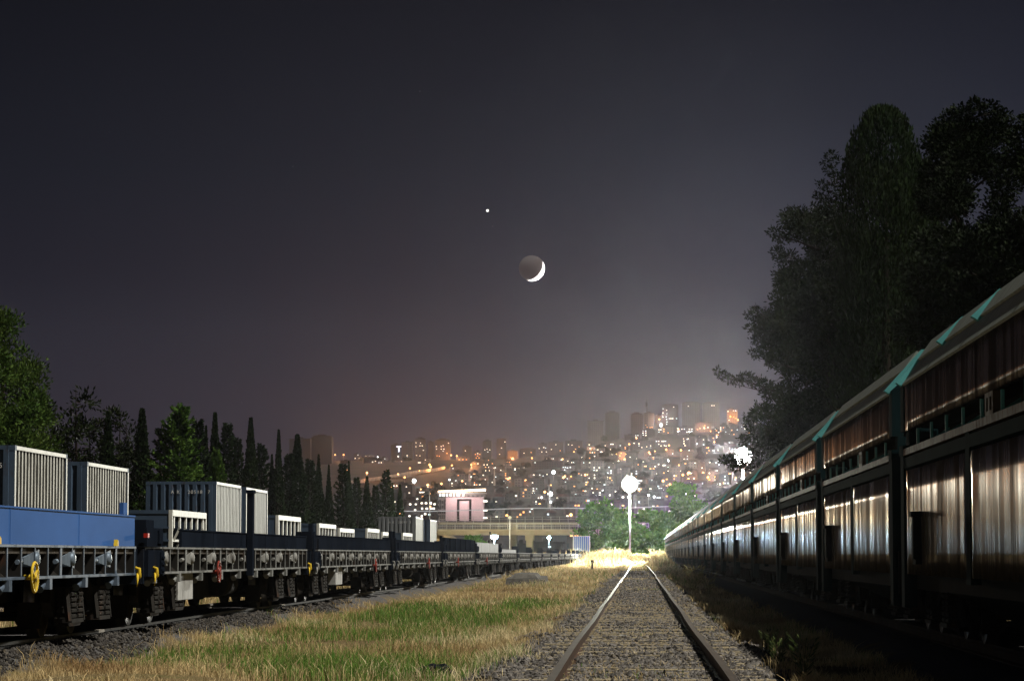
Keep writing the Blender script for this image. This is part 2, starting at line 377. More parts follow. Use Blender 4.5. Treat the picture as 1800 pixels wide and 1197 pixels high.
# ------------------------------------------------------------------ ballast stones and grass
ico = [(0,0,1)]+[(math.cos(a)*.9, math.sin(a)*.9, .42) for a in np.arange(5)*2*math.pi/5]+[(math.cos(a)*.9, math.sin(a)*.9, -.42) for a in np.arange(5)*2*math.pi/5+.628]+[(0,0,-1)]
icoF = [(0,i+1,(i+1)%5+1) for i in range(5)]+[(i+1,i+6,(i+1)%5+1) for i in range(5)]+[((i+1)%5+1,i+6,(i+1)%5+6) for i in range(5)]+[(11,(i+1)%5+6,i+6) for i in range(5)]
def stones(P, r):
    n = len(P); base = np.array(ico)[None]*(1+.35*rng.standard_normal((n, 12, 1)).clip(-1.2, 1.2))
    sc = r[:, None]*rng.uniform(.65, 1.25, (n, 3)); a = rng.uniform(0, 6.28, n)
    v = base*sc[:, None]; x = v[..., 0]*np.cos(a)[:, None]-v[..., 1]*np.sin(a)[:, None]; y = v[..., 0]*np.sin(a)[:, None]+v[..., 1]*np.cos(a)[:, None]
    V = np.stack([x, y, v[..., 2]], -1)+P[:, None]
    Q = (np.array(icoF)[None]+np.arange(n)[:, None, None]*12).reshape(-1, 3)
    g = rng.uniform(.45, 1.5, (n, 1))*np.array([[1., .98, .98]]) + (rng.random((n, 1)) < .12)*np.array([[.5, .4, .22]])
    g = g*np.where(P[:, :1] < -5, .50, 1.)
    return V.reshape(-1, 3), Q, np.repeat(g, 12, 0)
def tinted(name, base, rough=.9, trans=0.):
    m, nt, b = new_mat(name); a = nt.nodes.new('ShaderNodeAttribute'); a.attribute_name = 'tint'
    c = mixc(nt, 1., a.outputs['Color'], base, 'MULTIPLY'); nt.links.new(c, b.inputs['Base Color'])
    b.inputs['Roughness'].default_value = rough; b.inputs['Specular IOR Level'].default_value = .04
    if trans:
        out = [n for n in nt.nodes if n.type == 'OUTPUT_MATERIAL'][0]
        t = nt.nodes.new('ShaderNodeBsdfTranslucent'); nt.links.new(c, t.inputs[0]); mx = nt.nodes.new('ShaderNodeMixShader'); mx.inputs[0].default_value = trans
        nt.links.new(b.outputs[0], mx.inputs[1]); nt.links.new(t.outputs[0], mx.inputs[2]); nt.links.new(mx.outputs[0], out.inputs[0])
    return m
def scatter(n, x0, x1, y0, y1, yp=1.):
    return rng.uniform(x0, x1, n), y0 + (y1-y0)*rng.random(n)**yp
def bed(X):  # inside a ballast bed
    return np.minimum(np.abs(X), np.abs(X+8.25)-.3)
X, Y = scatter(90000, -2.5, 2.4, 22.5, 190, 2.4); keep = (np.abs(X)+.9*(vnoise(X, Y, 1.6, 5)-.4) < 1.62) & (np.abs(np.abs(X)-.75) > .06)
# stones lie thicker outside the sleepers' tops
keep &= ~((np.abs(X) < 1.2) & (np.abs(((Y-19) % .62)-.31) > .21) & (rng.random(len(X)) < .80))
X, Y = X[keep], Y[keep]; r = rng.uniform(.013, .034, len(X))*(1+np.clip(Y-60, 0, 130)/70)
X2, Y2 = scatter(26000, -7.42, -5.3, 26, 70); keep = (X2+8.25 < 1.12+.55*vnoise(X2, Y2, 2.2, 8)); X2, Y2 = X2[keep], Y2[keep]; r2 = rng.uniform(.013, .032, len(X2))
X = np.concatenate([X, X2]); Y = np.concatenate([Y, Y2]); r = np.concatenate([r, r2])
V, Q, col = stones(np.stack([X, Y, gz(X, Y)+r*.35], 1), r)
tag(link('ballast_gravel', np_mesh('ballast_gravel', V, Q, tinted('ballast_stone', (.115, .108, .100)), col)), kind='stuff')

def blades(X, Y, h, wd, bend=.35):
    n = len(X); z = gz(X, Y)-.01; a = rng.uniform(0, 6.28, n); t = rng.uniform(0, 6.28, n)
    b = np.abs(rng.normal(bend, .25, n))*h
    sx_, sy_ = np.cos(a)*wd, np.sin(a)*wd; bx, by = np.cos(t)*b, np.sin(t)*b
    def row(k, zz, f): return np.stack([X+k*bx, Y+k*by, z+zz*h], 1), f
    V = np.zeros((n, 6, 3))
    for i, (k, zz, f) in enumerate(((0,0,1.),(.35,.6,.8),(1.,1.,.15))):
        c = np.stack([X+k*bx, Y+k*by, z+zz*h*(1-.12*k)], 1); s = np.stack([sx_*f, sy_*f, 0*sx_], 1)
        V[:, 2*i] = c-s; V[:, 2*i+1] = c+s
    o = np.arange(n)[:, None]*6; Q = np.concatenate([o+np.array([[0,1,3,2]]), o+np.array([[2,3,5,4]])], 0)
    return V.reshape(-1, 3), Q
def green_at(X, Y):
    """how green the turf is, 0 straw .. 1 lush"""
    g = 1.15*blob(X, Y, -3.6, 32.5, 1.5, 3.8) + .8*blob(X, Y, -5.9, 40, 1.0, 6)*.6 + 1.3*blob(X, Y, -4.1, 58, 1.7, 7) + .9*blob(X, Y, -2.9, 74, 1.2, 8) + .8*blob(X, Y, -5.4, 70, .9, 12)
    g += .45*blob(X, Y, -2.3, 165, 1.6, 20) + .75*blob(X, Y, -4.2, 45, 2.0, 6)
    g += .9*(vnoise(X, Y*.5, 1.6, 21)-.48) - .6*blob(X, Y, -5.0, 27.2, 1.6, 1.8)
    return np.clip(g, 0, 1)
def grass(name, parts, mat):
    Vs, Qs, Cs, o = [], [], [], 0
    for (X, Y, h, wd, col, bend) in parts:
        V, Q = blades(X, Y, h, wd, bend); Vs.append(V); Qs.append(Q+o); o += len(V); Cs.append(np.repeat(col, 6, 0))
    return tag(link(name, np_mesh(name, np.concatenate(Vs), np.concatenate(Qs), mat, np.concatenate(Cs))), kind='stuff')
dry, lush = [], []
def sow(n, x0, x1, y0, y1, h0, h1, w0, w1, yp=1., thin=1.):
    X, Y = scatter(n, x0, x1, y0, y1, yp)
    g = green_at(X, Y); clump = vnoise(X, Y, .55, 31)*.6 + vnoise(X, Y, 1.7, 32)*.4
    d0 = np.abs(X); bedk = np.clip((d0-.95-.9*(vnoise(X, Y, 1.9, 6)-.35))/.75, 0, 1)
    bed2 = np.clip((np.abs(X+8.25)-1.0-.55*vnoise(X, Y, 2.2, 8))/.45, 0, 1)
    dens = np.where(Y < 160, bedk*bed2, 1.) * np.clip((clump-.33)*3.0, .04, 1)
    dens = np.maximum(dens, .16*(Y > 24)*(np.abs(d0-.3) < .62)*(clump > .42) + .95*((Y > 92) & (Y < 138) & (d0 < 1.1)))  # extra straw between the rails stands in for a pool of light
    k = rng.random(len(X)) < dens*thin; X, Y, g, clump = X[k], Y[k], g[k], clump[k]
    tall = .22 + 1.5*clump**1.5 + .45*g + .5*blob(X, Y, -4.1, 58, 1.7, 7)
    tall *= np.where(np.abs(X) < 1.3, .45, 1)
    h = rng.uniform(h0, h1, len(X))*tall; wd = rng.uniform(w0, w1, len(X))
    isg = rng.random(len(X)) < np.clip(g*1.1-.05, 0, .82); f = rng.uniform(.6, 1.25, (len(X), 1))
    hue = rng.random((len(X), 1)); pat = vnoise(X, Y, 1.2, 41)[:, None]
    dcol = np.array([[.74, .60, .33]])*(1-hue*.5) + np.array([[.50, .33, .15]])*hue*.5 - np.array([[.07, .07, .05]])*pat
    p2 = vnoise(X, Y*.45, 1.5, 51)[:, None]; br = np.clip((p2-.66)*5, 0, 1); dcol = dcol*(1-br) + br*np.array([[.36, .235, .115]]); pl = np.clip((.32-p2)*5, 0, 1); dcol = dcol*(1-pl) + pl*np.array([[.80, .68, .42]])
    gcol = np.array([[.085, .26, .036]])*(1-hue) + np.array([[.19, .24, .060]])*hue
    for sel, col, lst, bd in ((~isg, dcol, dry, .38), (isg, gcol, lush, .28)):
        lst.append((X[sel], Y[sel], h[sel], wd[sel], (col*f)[sel], bd))
sow(230000, -7.3, 2.9, 22.5, 62, .05, .19, .0022, .0052, 1.25)
sow(95000, -7.6, 3.0, 60, 135, .06, .21, .004, .011, 1.2)
sow(60000, -7.8, 3.2, 130, 300, .12, .36, .012, .03, 1.1)
sow(26000, -14, 12, 285, 440, .3, 1.0, .025, .06)
sow(9000, -14.6, -9.6, 30, 130, .2, .5, .006, .014)
grass('dry_grass', dry, tinted('straw', (1., 1., 1.), .8, .35))
grass('green_grass', lush, tinted('turf', (1., 1., 1.), .7, .35))

# ------------------------------------------------------------------ small things on the ground
def pebbly(name, label, cat, loc, dims, mat, seed, sub=3, amp=.25, flat=0.):
    r2 = np.random.default_rng(seed); bpy_me = bpy.data.meshes.new(name)
    import bmesh
    bm = bmesh.new(); bmesh.ops.create_icosphere(bm, subdivisions=sub, radius=1)
    for v in bm.verts:
        n = v.co.normalized(); k = 1+amp*(vnoise(n.x*3+seed, n.y*3+n.z*2, .8, seed)-.5)*2
        v.co = Vector((n.x*k*dims[0], n.y*k*dims[1], (max(n.z, -.3)*k if n.z < flat or not flat else flat+.12*(n.z-flat))*dims[2]))
    bm.to_mesh(bpy_me); bm.free(); bpy_me.materials.append(mat)
    return tag(link(name, bpy_me, None, loc), label, cat)
p = at(768, 1158, 32); z = float(gz(p.x, 32))
pebbly('plastic_bag', 'crumpled black plastic bag lying in the grass beside the gravel', 'bag', (p.x, 32, z), (.20, .11, .12), M['bag'], 5, 3, .4)
p = at(928, 1012, 112); z = float(gz(p.x, 112))
mb = MB(); mb.hexa([(-.85,-1.6,-.3),(.75,-1.7,-.3),(.8,1.6,-.3),(-.7,1.7,-.3),(-.78,-1.45,.12),(.7,-1.5,.05),(.72,1.5,.2),(-.6,1.5,.24)])
mb.hexa([(-.55,-1.1,.125),(.45,-1.2,.1),(.5,1.1,.17),(-.4,1.2,.2),(-.5,-.9,.30),(.3,-.9,.26),(.36,.9,.32),(-.3,.9,.34)])
tag(mb.build('concrete_slab', M['rock'], None, (p.x, 112, z+.05)), 'dark broken concrete slab on a low mound in the dry grass', 'slab')
p = at(1095, 1127, 40); mb = MB().hexa([(-.05,-.04,0),(.05,-.05,.0),(.055,.04,.0),(-.04,.05,0),(-.05,-.04,.006),(.05,-.05,.012),(.055,.04,.008),(-.04,.05,.01)])
tag(mb.build('paper_scrap', M['paper'], None, (p.x, 40, .075)), 'white scrap of paper lying between the rails', 'litter')
p = at(1038, 992, 230); mb = MB().tube([(0,0,-.1),(.08,.1,.5),(.3,.2,1.0)], [.05,.045,.02], 6).tube([(0.05,0.05,.3),(-.3,.2,.75)], [.03,.012], 5)
tag(mb.build('dead_branch', paint('dead_wood', (.30, .24, .16), .8), None, (p.x, 230, float(gz(p.x, 230)))), 'bare dead branch sticking out of the grass by the flat wagons', 'branch')
for X, Y, lab, hh in ((1.55, 27.2, 'green weed at the shadow edge, closest to the camera', .42), (1.42, 29.5, 'green weed between two others at the shadow edge', .36), (1.5, 33.5, 'small green weed farthest along the shadow edge', .30), (1.75, 92, 'dry bushy weed beside the bright patch of track', .9), (2.3, 96, 'tall arching weed beside the hopper train shadow', .8)):
    n = 110; P = np.zeros((n, 3)); a = rng.uniform(0, 6.28, n); q = rng.uniform(.1, 1, n); P[:, 0] = np.cos(a)*.28*hh*q; P[:, 1] = np.sin(a)*.28*hh*q; P[:, 2] = hh*q
    d = np.stack([np.cos(a), np.sin(a), np.full(n, .8)], 1); d /= np.linalg.norm(d, axis=1)[:, None]
    s = np.cross(d, rng.standard_normal((n, 3))); s /= np.linalg.norm(s, axis=1)[:, None]; L = hh*.22
    V = np.stack([P, P+d*L*.5+s*L*.07, P+d*L, P+d*L*.5-s*L*.07], 1).reshape(-1, 3); Q = np.arange(4*n).reshape(n, 4)
    col = np.repeat(rng.uniform(.5, 1.3, (n, 1))*np.array([[.07, .10, .03] if Y < 80 else [.32, .27, .11]]), 4, 0)
    root = thing('weed', lab, 'weed', (X, Y, float(gz(X, Y))), 0, 'weeds beside the track')
    link('leaves', np_mesh('leaves', V, Q, M.setdefault('weedleaf', tinted('weed_leaf', (1,1,1), .6, .3)), col), root)
    st = MB()
    for j in range(5): a = j*1.3; st.tube([(0,0,0),(math.cos(a)*.1*hh,math.sin(a)*.1*hh,.5*hh),(math.cos(a)*.22*hh,math.sin(a)*.22*hh,hh*.9)], [.006,.004,.002], 4)
    st.build('stems', M.setdefault('stem', paint('weed_stem', (.10, .12, .04), .7)), root)
# ------------------------------------------------------------------ bogies, shared by every wagon
def bogie_parts(parent, y, side_x):
    """a two axle bogie: wheels, axle, side frame and the spring nests on the visible side"""
    bg_ = link('bogie', None if False else bogie_frame, parent, (0, y, 0))
    for s in (-1, 1):
        for e in (-1, 1): 
            o = link('wheel', wheel_me, bg_, (s*.75, e*.9, .17+.46)); o.rotation_euler = (0, 0, 0 if s > 0 else math.pi)
    for e in (-1, 1):
        link('spring_nest', spring_me, bg_, (side_x*1.0, e*.9, .585))
    return bg_
mb = MB()
for s in (-1, 1):
    mb.prism([(-1.55,.62),(-1.3,.45),(-.55,.42),(-.35,.30),(.35,.30),(.55,.42),(1.3,.45),(1.55,.62),(1.5,.80),(.6,.86),(.4,.95),(-.4,.95),(-.6,.86),(-1.5,.80)], s*.98-.06, s*.98+.06, 'X')
    for e in (-1, 1):
        mb.box(s*1.06-.05, s*1.06+.12, e*.9-.16, e*.9+.16, .52, .80)
        mb.lathe([(.0,-.02),(.13,-.02),(.14,.10),(.10,.15),(0,.15)], (s*1.10+(0 if s > 0 else -.12), e*.9, .63), 'X', 12)
        mb.bar((s*1.08, e*.30, .92), (s*1.18, e*.62, .50), .10, .09)
mb.box(-1.0, 1.0, -.16, .16, .62, .92)
for e in (-1, 1): mb.tube([(-.8,e*.9,.63),(.8,e*.9,.63)], .075, 10); mb.tube([(-.7,e*1.42,.42),(.7,e*1.42,.42)], .035, 6); mb.box(.62,.90,e*1.40-.05,e*1.40+.05,.30,.62); mb.box(-.90,-.62,e*1.40-.05,e*1.40+.05,.30,.62)
bogie_frame = mb.mesh('bogie', M['under'])
wheel_me = MB().lathe([(0,.075),(.12,.075),(.14,.04),(.33,.015),(.36,.06),(.44,.06),(.455,.06)], (0,0,0), 'X', 28, 0).lathe([(.455,.06),(.462,-.04),(.49,-.055),(.49,-.075)], (0,0,0), 'X', 28, 1).lathe([(.49,-.075),(.38,-.075),(.30,-.03),(0,-.03)], (0,0,0), 'X', 28, 0).mesh('wheel', [M['wheel'], M['tread']])
mb = MB()
for e in (-.21, .21):
    for k in range(5): zc = -.14+.068*k; mb.prism([(-.10,zc-.016),(-.07,zc-.028),(.07,zc-.028),(.095,zc-.016),(.10,zc+.016),(.07,zc+.028),(-.07,zc+.028),(-.10,zc+.016)], e-.14-.012*(k%2), e+.14+.012*(k%2), 'Y'); mb.box(-.05,.04,e-.09,e+.09,zc+.028,zc+.040)
mb.box(-.12, .10, -.37, .37, -.22, -.172); mb.box(-.11, .09, -.32, .32, .175, .22); mb.bar((.02,-.40,.20),(.08,-.46,-.20),.05,.07); mb.bar((.02,.40,.24),(.06,.44,-.20),.05,.08); mb.bar((-.02,0,.30),(.07,.16,.02),.06,.09)
spring_me = mb.mesh('spring_nest', M['under'])

# ------------------------------------------------------------------ flat wagons on the siding (local: x = +1.35 is the side towards the empty track)
HW, HL = 1.35, 9.7
fw = thing('flat_wagon', 'x', 'wagon', (0,0,0))
MB().box(-HW+.02, HW-.03, -HL+.1, HL-.1, 1.215, 1.285).build('deck', M['deck'], fw)
def sill(s):
    mb = MB(); q = lambda a, b: (min(s*a, s*b), max(s*a, s*b))
    mb.box(*q(1.05, HW), -HL, HL, 1.288, 1.315); mb.box(*q(1.0, HW), -HL, HL, .925, .955)
    mb.box(*q(.98, 1.01), -HL, HL, .955, 1.214, 1)  # dark web, ribs and gussets: recess shade put into the colour
    i = 0; y = -HL+.03
    while y < HL:
        wd_ = .035 if i % 5 else .10
        mb.box(*q(1.012, HW-.016), y, y+wd_, .957, 1.286, 1); mb.box(*q(HW-.016, HW-.006), y, y+wd_, .957, 1.286)
        if i % 2 == 0: mb.hexa([(s*1.0,y-.12,.955),(s*HW*.98,y-.02,.955),(s*HW*.98,y+.02,.955),(s*1.0,y+.14,.955),(s*1.0,y-.12,.958),(s*1.15,y-.02,1.1),(s*1.15,y+.02,1.1),(s*1.0,y+.14,.958)], 1)
        if i % 3 == 1: mb.box(*q(1.20, HW+.02), y, y+.14, .80, .923); mb.tube([(s*1.28,y-.16,.80),(s*1.28,y-.02,.86)], .05, 8)
        y += .715; i += 1
    return mb
sill(1).build('side_sill', [M['frame'], M['under']], fw)
mb = MB(); mb.box(-HW, -1.0, -HL, HL, .925, 1.3); mb.box(-.5, -.2, -HL+.1, HL-.1, .62, 1.2); mb.box(.2, .5, -HL+.1, HL-.1, .62, 1.2)
for y in (-6, -3, 0, 3, 6): mb.box(-.98, .97, y-.1, y+.1, .85, 1.2)
mb.prism([(-4.0,.92),(-3.2,.45),(3.2,.45),(4.0,.92)], .55, .62, 'X')
mb.box(-.9, .4, -1.6, -.5, .42, .80); mb.tube([(.75,1.0,.68),(.75,2.4,.68)], .2, 12)
mb.build('underframe', M['under'], fw)
winch = MB()
winch.hexa([(1.06,-.50,1.10),(1.33,-.50,1.10),(1.33,.30,1.04),(1.06,.30,1.04),(1.06,-.50,1.17),(1.33,-.50,1.17),(1.33,.30,1.265),(1.06,.30,1.265)])
winch.lathe([(0,-.03),(.085,-.03),(.085,.10),(.05,.115),(0,.115)], (1.26, .12, 1.15), 'X', 14); winch.tube([(1.30,-.50,1.13),(1.30,-.72,1.12)], .03, 6)
winch.box(1.05, 1.18, -.1, .22, .96, 1.04); winch.lathe([(0,0),(.10,0),(.10,.08),(0,.08)], (1.14, .55, 1.05), 'X', 12)
winch_me = winch.mesh('tension_winch', M['winch'])
for k in range(8): link('tension_winch', winch_me, fw, (0, -7.9+2.2*k+random.uniform(-.15,.15), 0))
for s in (-1, 1):
    MB().box(-HW, HW-.005, -.06, .06, .80, 1.284).build('end_beam', M['navy'], fw, (0, s*(HL+.05), 0))
    for x in (-.875, .875): MB().lathe([(0,-.0),(.11,0),(.11,.16),(.075,.17),(.075,.24),(.20,.245),(.22,.265),(.20,.29),(0,.295)], (0,0,0), 'Y', 16).build('buffer', M['under'], fw, (x, s*(HL+.11), 1.02)).rotation_euler = (0, 0, 0 if s > 0 else math.pi)
    bogie_parts(fw, s*(HL-2.65), 1.16)
    mb = MB().tube([(1.40,0,1.03),(1.45,.02,1.01),(1.45,.03,.91),(1.42,.05,.83)], [.018,.028,.036,.014], 8).tube([(1.43,.03,.96),(1.45,-.07,.86),(1.44,-.08,.77)], [.02,.012,.008], 6)
    mb.build('release_handle', M['yellow'], fw, (0, s*(HL-.35), 0))
def wall_mesh(h, y0, y1, mat, seams=True, frame=False):
    mb = MB().box(1.285, 1.33, y0, y1, 1.317, 1.317+h); mb.box(1.275, 1.34, y0, y1, 1.317+h, 1.317+h+.02)
    if frame:
        y = y0
        while y < y1+.01: mb.box(1.33, 1.37, y, y+.08, 1.33, 1.317+h); y += (y1-y0-.08)/6
        mb.box(1.331, 1.36, y0, y1, 1.332, 1.40)
    elif seams:
        for k in range(1, 5): y = y0+(y1-y0)*k/5; mb.box(1.331, 1.3345, y-.012, y+.012, 1.32, 1.31+h)
    return mb.mesh('side_wall', mat)
sw = link('side_wall', wall_mesh(.25, -HL+3.3, HL-.05, M['navy']), fw)
mb = MB().box(1.02, 1.40, -.65, .65, .90, 1.27).box(1.02, 1.38, -.65, .65, 1.32, 1.58).box(1.02, 1.36, -.62, .02, 1.58, 1.69)
mb.box(1.38, 1.41, .22, .52, 1.36, 1.55).box(1.40, 1.425, .30, .58, .93, 1.24)
for z in (1.0, 1.09, 1.18): mb.box(1.425, 1.44, .32, .56, z-.03, z)
mb.build('end_post', M['navy'], fw, (0, -HL+.62, 0))
hw = MB(); ring = []
n = 26; vs = []; fs = []
for i in range(n):
    a = 2*math.pi*i/n
    for k in range(6):
        t = 2*math.pi*k/6; rr = .165+.017*math.cos(t); vs.append((.017*math.sin(t), rr*math.cos(a), rr*math.sin(a)))
for i in range(n):
    for k in range(6): fs.append((i*6+k, i*6+(k+1) % 6, ((i+1) % n)*6+(k+1) % 6, ((i+1) % n)*6+k))
hw.add(vs, fs, 0, True)
for a in (.5, 2.6, 4.7): hw.bar((0,0,0), (0,.16*math.cos(a),.16*math.sin(a)), .022, .03)
hw.tube([(.03,0,0),(-.12,0,0)], .03, 8)
hw_y, hw_r = hw.mesh('hand_wheel', M['yellow']), hw.mesh('hand_wheel', M['red'])
hwo = link('hand_wheel', hw_r, fw, (1.44, -2.8, .93))
mb = MB().box(1.10, 1.28, -.72, .72, .52, .922)
tb = mb.build('tool_plate', M['plate'], fw, (0, -6.7+1.0, 0))
GR1 = 'empty flat wagons on the siding'
PITCH, W0 = 20.1, 29.05
labs = ['light blue sided flat wagon with a yellow hand wheel, closest to the camera',
 'navy sided flat wagon with a tall stake and red hand wheel, second in its row',
 'third flat wagon from the camera, navy side wall and small white hanging plate',
 'fourth flat wagon from the camera, navy side wall with grey containers behind it',
 'fifth flat wagon from the camera, low dark wall framed in panels',
 'sixth flat wagon from the camera, carrying a pale grey side panel',
 'seventh flat wagon from the camera, with a dull grey side panel',
 'eighth flat wagon from the camera, bare pale frame without side wall']
ordn = ['first','second','third','fourth','fifth','sixth','seventh','eighth','ninth','tenth','eleventh','twelfth','thirteenth','fourteenth','fifteenth','sixteenth','seventeenth','eighteenth','nineteenth','twentieth','twenty first','twenty second','twenty third','twenty fourth']
def fresh(o, name, me): k = kids(o, name)[0]; k.data = me; return k
NW = 19
_rh = {}
def rusty_handle(me):
    if me.name not in _rh: m2 = me.copy(); m2.materials[0] = M['winch']; _rh[me.name] = m2; _rh[m2.name] = m2
    return _rh[me.name]
for i in range(NW):
    o = fw if i == NW-1 else dup(fw, None, ('side_wall', 'tool_plate') if i > 6 else ())
    o.location = (-8.25, W0+PITCH*i, 0)
    tag(o, labs[i] if i < len(labs) else f'{ordn[i]} flat wagon from the camera, far down the empty siding row', 'wagon', GR1)
    h = kids(o, 'hand_wheel')[0]
    if i == 0:
        h.data = hw_y; h.location.y = 2.75; h.location.z = .95
        fresh(o, 'side_wall', wall_mesh(.40, -HL+.1, HL-.02, M['blue'], True))
        bm_ = paint('blue_grey_frame', (.095, .125, .17), .5, .1, .3, 2.5, (.045, .05, .055), .45, 3)
        k = kids(o, 'side_sill')[0]; k.data = k.data.copy(); k.data.materials[0] = bm_
        wb = winch_me.copy(); wb.materials[0] = paint('blue_grey_winch', (.16, .20, .25), .45, .2, .3, 4, (.05, .05, .05), .45, 5)
        for k in kids(o, 'tension_winch'): k.data = wb
        for y in (1.2, 8.1): MB().prism([(0,0),(.11,0),(.10,.06),(.04,.085)], 1.335, 1.385, 'X').build('stake_clip', M['yellow'], o, (0, y, 1.317))
        MB().box(1.285, 1.34, -.13, .13, 1.742, 1.90).build('stake', M['blue'], o, (0, 8.9, 0))
        for k in kids(o, 'end_post') + kids(o, 'tool_plate'): bpy.data.objects.remove(k)
        MB().box(1.10, 1.30, -.5, .5, .66, .922).build('tool_plate', M['plate'], o, (0, .75, 0))
    elif i == 1:
        h.location.y = -3.3
        MB().box(1.345, 1.45, -.10, .10, .84, 2.28).box(1.33, 1.47, -.12, .12, 2.28, 2.34).build('stake', M['navy'], o, (0, .7, 0))
        MB().box(1.24, 1.30, -.06, .06, -.03, .03).build('tail_lamp', M['redlens'], o, (.12, -HL-.12, 1.47))
    elif i == 2: h.location.y = 4; kids(o, 'tool_plate')[0].location.y = -3.5; fresh(o, 'side_wall', wall_mesh(.29, -HL+.4, HL-.05, M['navy']))
    elif i == 3: h.location.y = 2.5; bpy.data.objects.remove(kids(o, 'tool_plate')[0]); fresh(o, 'side_wall', wall_mesh(.30, -HL+.4, HL-.05, M['navy']))
    elif i == 4: fresh(o, 'side_wall', wall_mesh(.48, -HL+.4, HL-.3, M['navy'], False, True))
    elif i == 5: fresh(o, 'side_wall', wall_mesh(.40, -HL+.4, HL-.3, M['cend_grey']))
    elif i == 6: fresh(o, 'side_wall', wall_mesh(.15, -HL+.4, HL-.3, M['cend_grey']))
    elif i == 10: link('side_wall', wall_mesh(.20, -HL+.4, HL-.3, M['navy']), o)
    if i > 1:
        for k in kids(o, 'release_handle'): k.data = rusty_handle(k.data)
    if i > 5: bpy.data.objects.remove(h)
    if 3 < i < 7:
        for k in kids(o, 'tool_plate'): bpy.data.objects.remove(k)
    if 1 < i < 4:
        for y in (-HL+.15, HL-.15): MB().box(1.28, 1.37, -.10, .10, 1.66, 1.86).box(1.345,1.40,-.1,.1,.95,1.66).build('stake', M['navy'], o, (0, y, 0))
if NW > 7:
    for k in kids(fw, 'side_wall') + kids(fw, 'tool_plate'): bpy.data.objects.remove(k)

# ------------------------------------------------------------------ wagons under the containers (second siding)
cw = thing('container_wagon', 'x', 'wagon')
MB().box(-1.28, 1.28, -9.6, 9.6, 1.06, 1.19).build('deck', M['under'], cw)
mb = MB(); 
for s in (-1, 1): mb.box(s*1.22-.06, s*1.22+.06, -9.6, 9.6, .78, 1.06); mb.prism([(-5,.78),(-4,.5),(4,.5),(5,.78)], s*1.1-.03, s*1.1+.03, 'X')
mb.build('side_sill', M['navy'], cw)
for s in (-1, 1):
    bogie_parts(cw, s*7, 1.16)
    for x in (-.875, .875): MB().lathe([(0,0),(.11,0),(.11,.16),(.20,.20),(.20,.25),(0,.25)], (0,0,0), 'Y', 12).build('buffer', M['under'], cw, (x, s*9.6, 1.02)).rotation_euler = (0, 0, 0 if s > 0 else math.pi)
for i in range(9):
    o = cw if i == 8 else dup(cw); o.location = (-15.8, 51.5+20*i, 0)
    tag(o, f'{ordn[i]} container carrying flat wagon from the camera, second siding by the trees', 'wagon', 'container wagons by the trees')

# ------------------------------------------------------------------ containers
CL, CWD = 6.06, 2.44
def corr(u0, u1, pitch, depth):
    pts = []; n = max(1, round((u1-u0)/pitch)); p = (u1-u0)/n
    for i in range(n):
        u = u0+i*p
        pts += [(u, 0), (u+p*.36, 0), (u+p*.46, -depth), (u+p*.90, -depth)]
    return pts+[(u1, 0)]
def side_panel(x, y0, y1, z0, z1, pitch, depth, mats, sign=1, split=0.):
    mb = MB(); pr = corr(y0, y1, pitch, depth); zs_ = [z0, z0+split, z1] if split else [z0, z1]
    for j in range(len(zs_)-1):
        vs = []; fs = []
        for (u, d) in pr: vs += [(x+sign*d, u, zs_[j]), (x+sign*d, u, zs_[j+1])]
        for i in range(len(pr)-1): fs.append((2*i, 2*i+2, 2*i+3, 2*i+1) if sign > 0 else (2*i, 2*i+1, 2*i+3, 2*i+2))
        mb.add(vs, fs, 1 if split and j == 0 else 0)
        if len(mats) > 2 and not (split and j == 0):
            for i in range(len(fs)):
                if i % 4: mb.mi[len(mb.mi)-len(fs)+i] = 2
    return mb
def end_panel(y, x0, x1, z0, z1, pitch, depth, sign):
    mb = MB(); pr = corr(x0, x1, pitch, depth); vs = []; fs = []
    for (u, d) in pr: vs += [(u, y-sign*-d, z0), (u, y-sign*-d, z1)]
    for i in range(len(pr)-1): fs.append((2*i, 2*i+2, 2*i+3, 2*i+1))
    return mb.add(vs, fs)
def letters(txt, size, parent, loc, rot, mat=None, sx=1.):
    cu = bpy.data.curves.new('lettering', 'FONT'); cu.body = txt; cu.size = size; cu.extrude = .004; cu.space_character = 1.25
    t = bpy.data.objects.new('lettering', cu); C.objects.link(t); bpy.context.view_layer.update()
    me = bpy.data.meshes.new_from_object(t.evaluated_get(bpy.context.evaluated_depsgraph_get())); bpy.data.objects.remove(t)
    me.materials.clear(); me.materials.append(mat or M['white'])
    o = link('lettering', me, parent, loc); o.rotation_euler = rot; o.scale = (sx, 1, 1); return o
casting_me = {k: MB().box(-.09, .09, -.09, .09, 0, .12).mesh('corner_casting', M[k]) for k in ('cend', 'cend_grey', 'cside')}
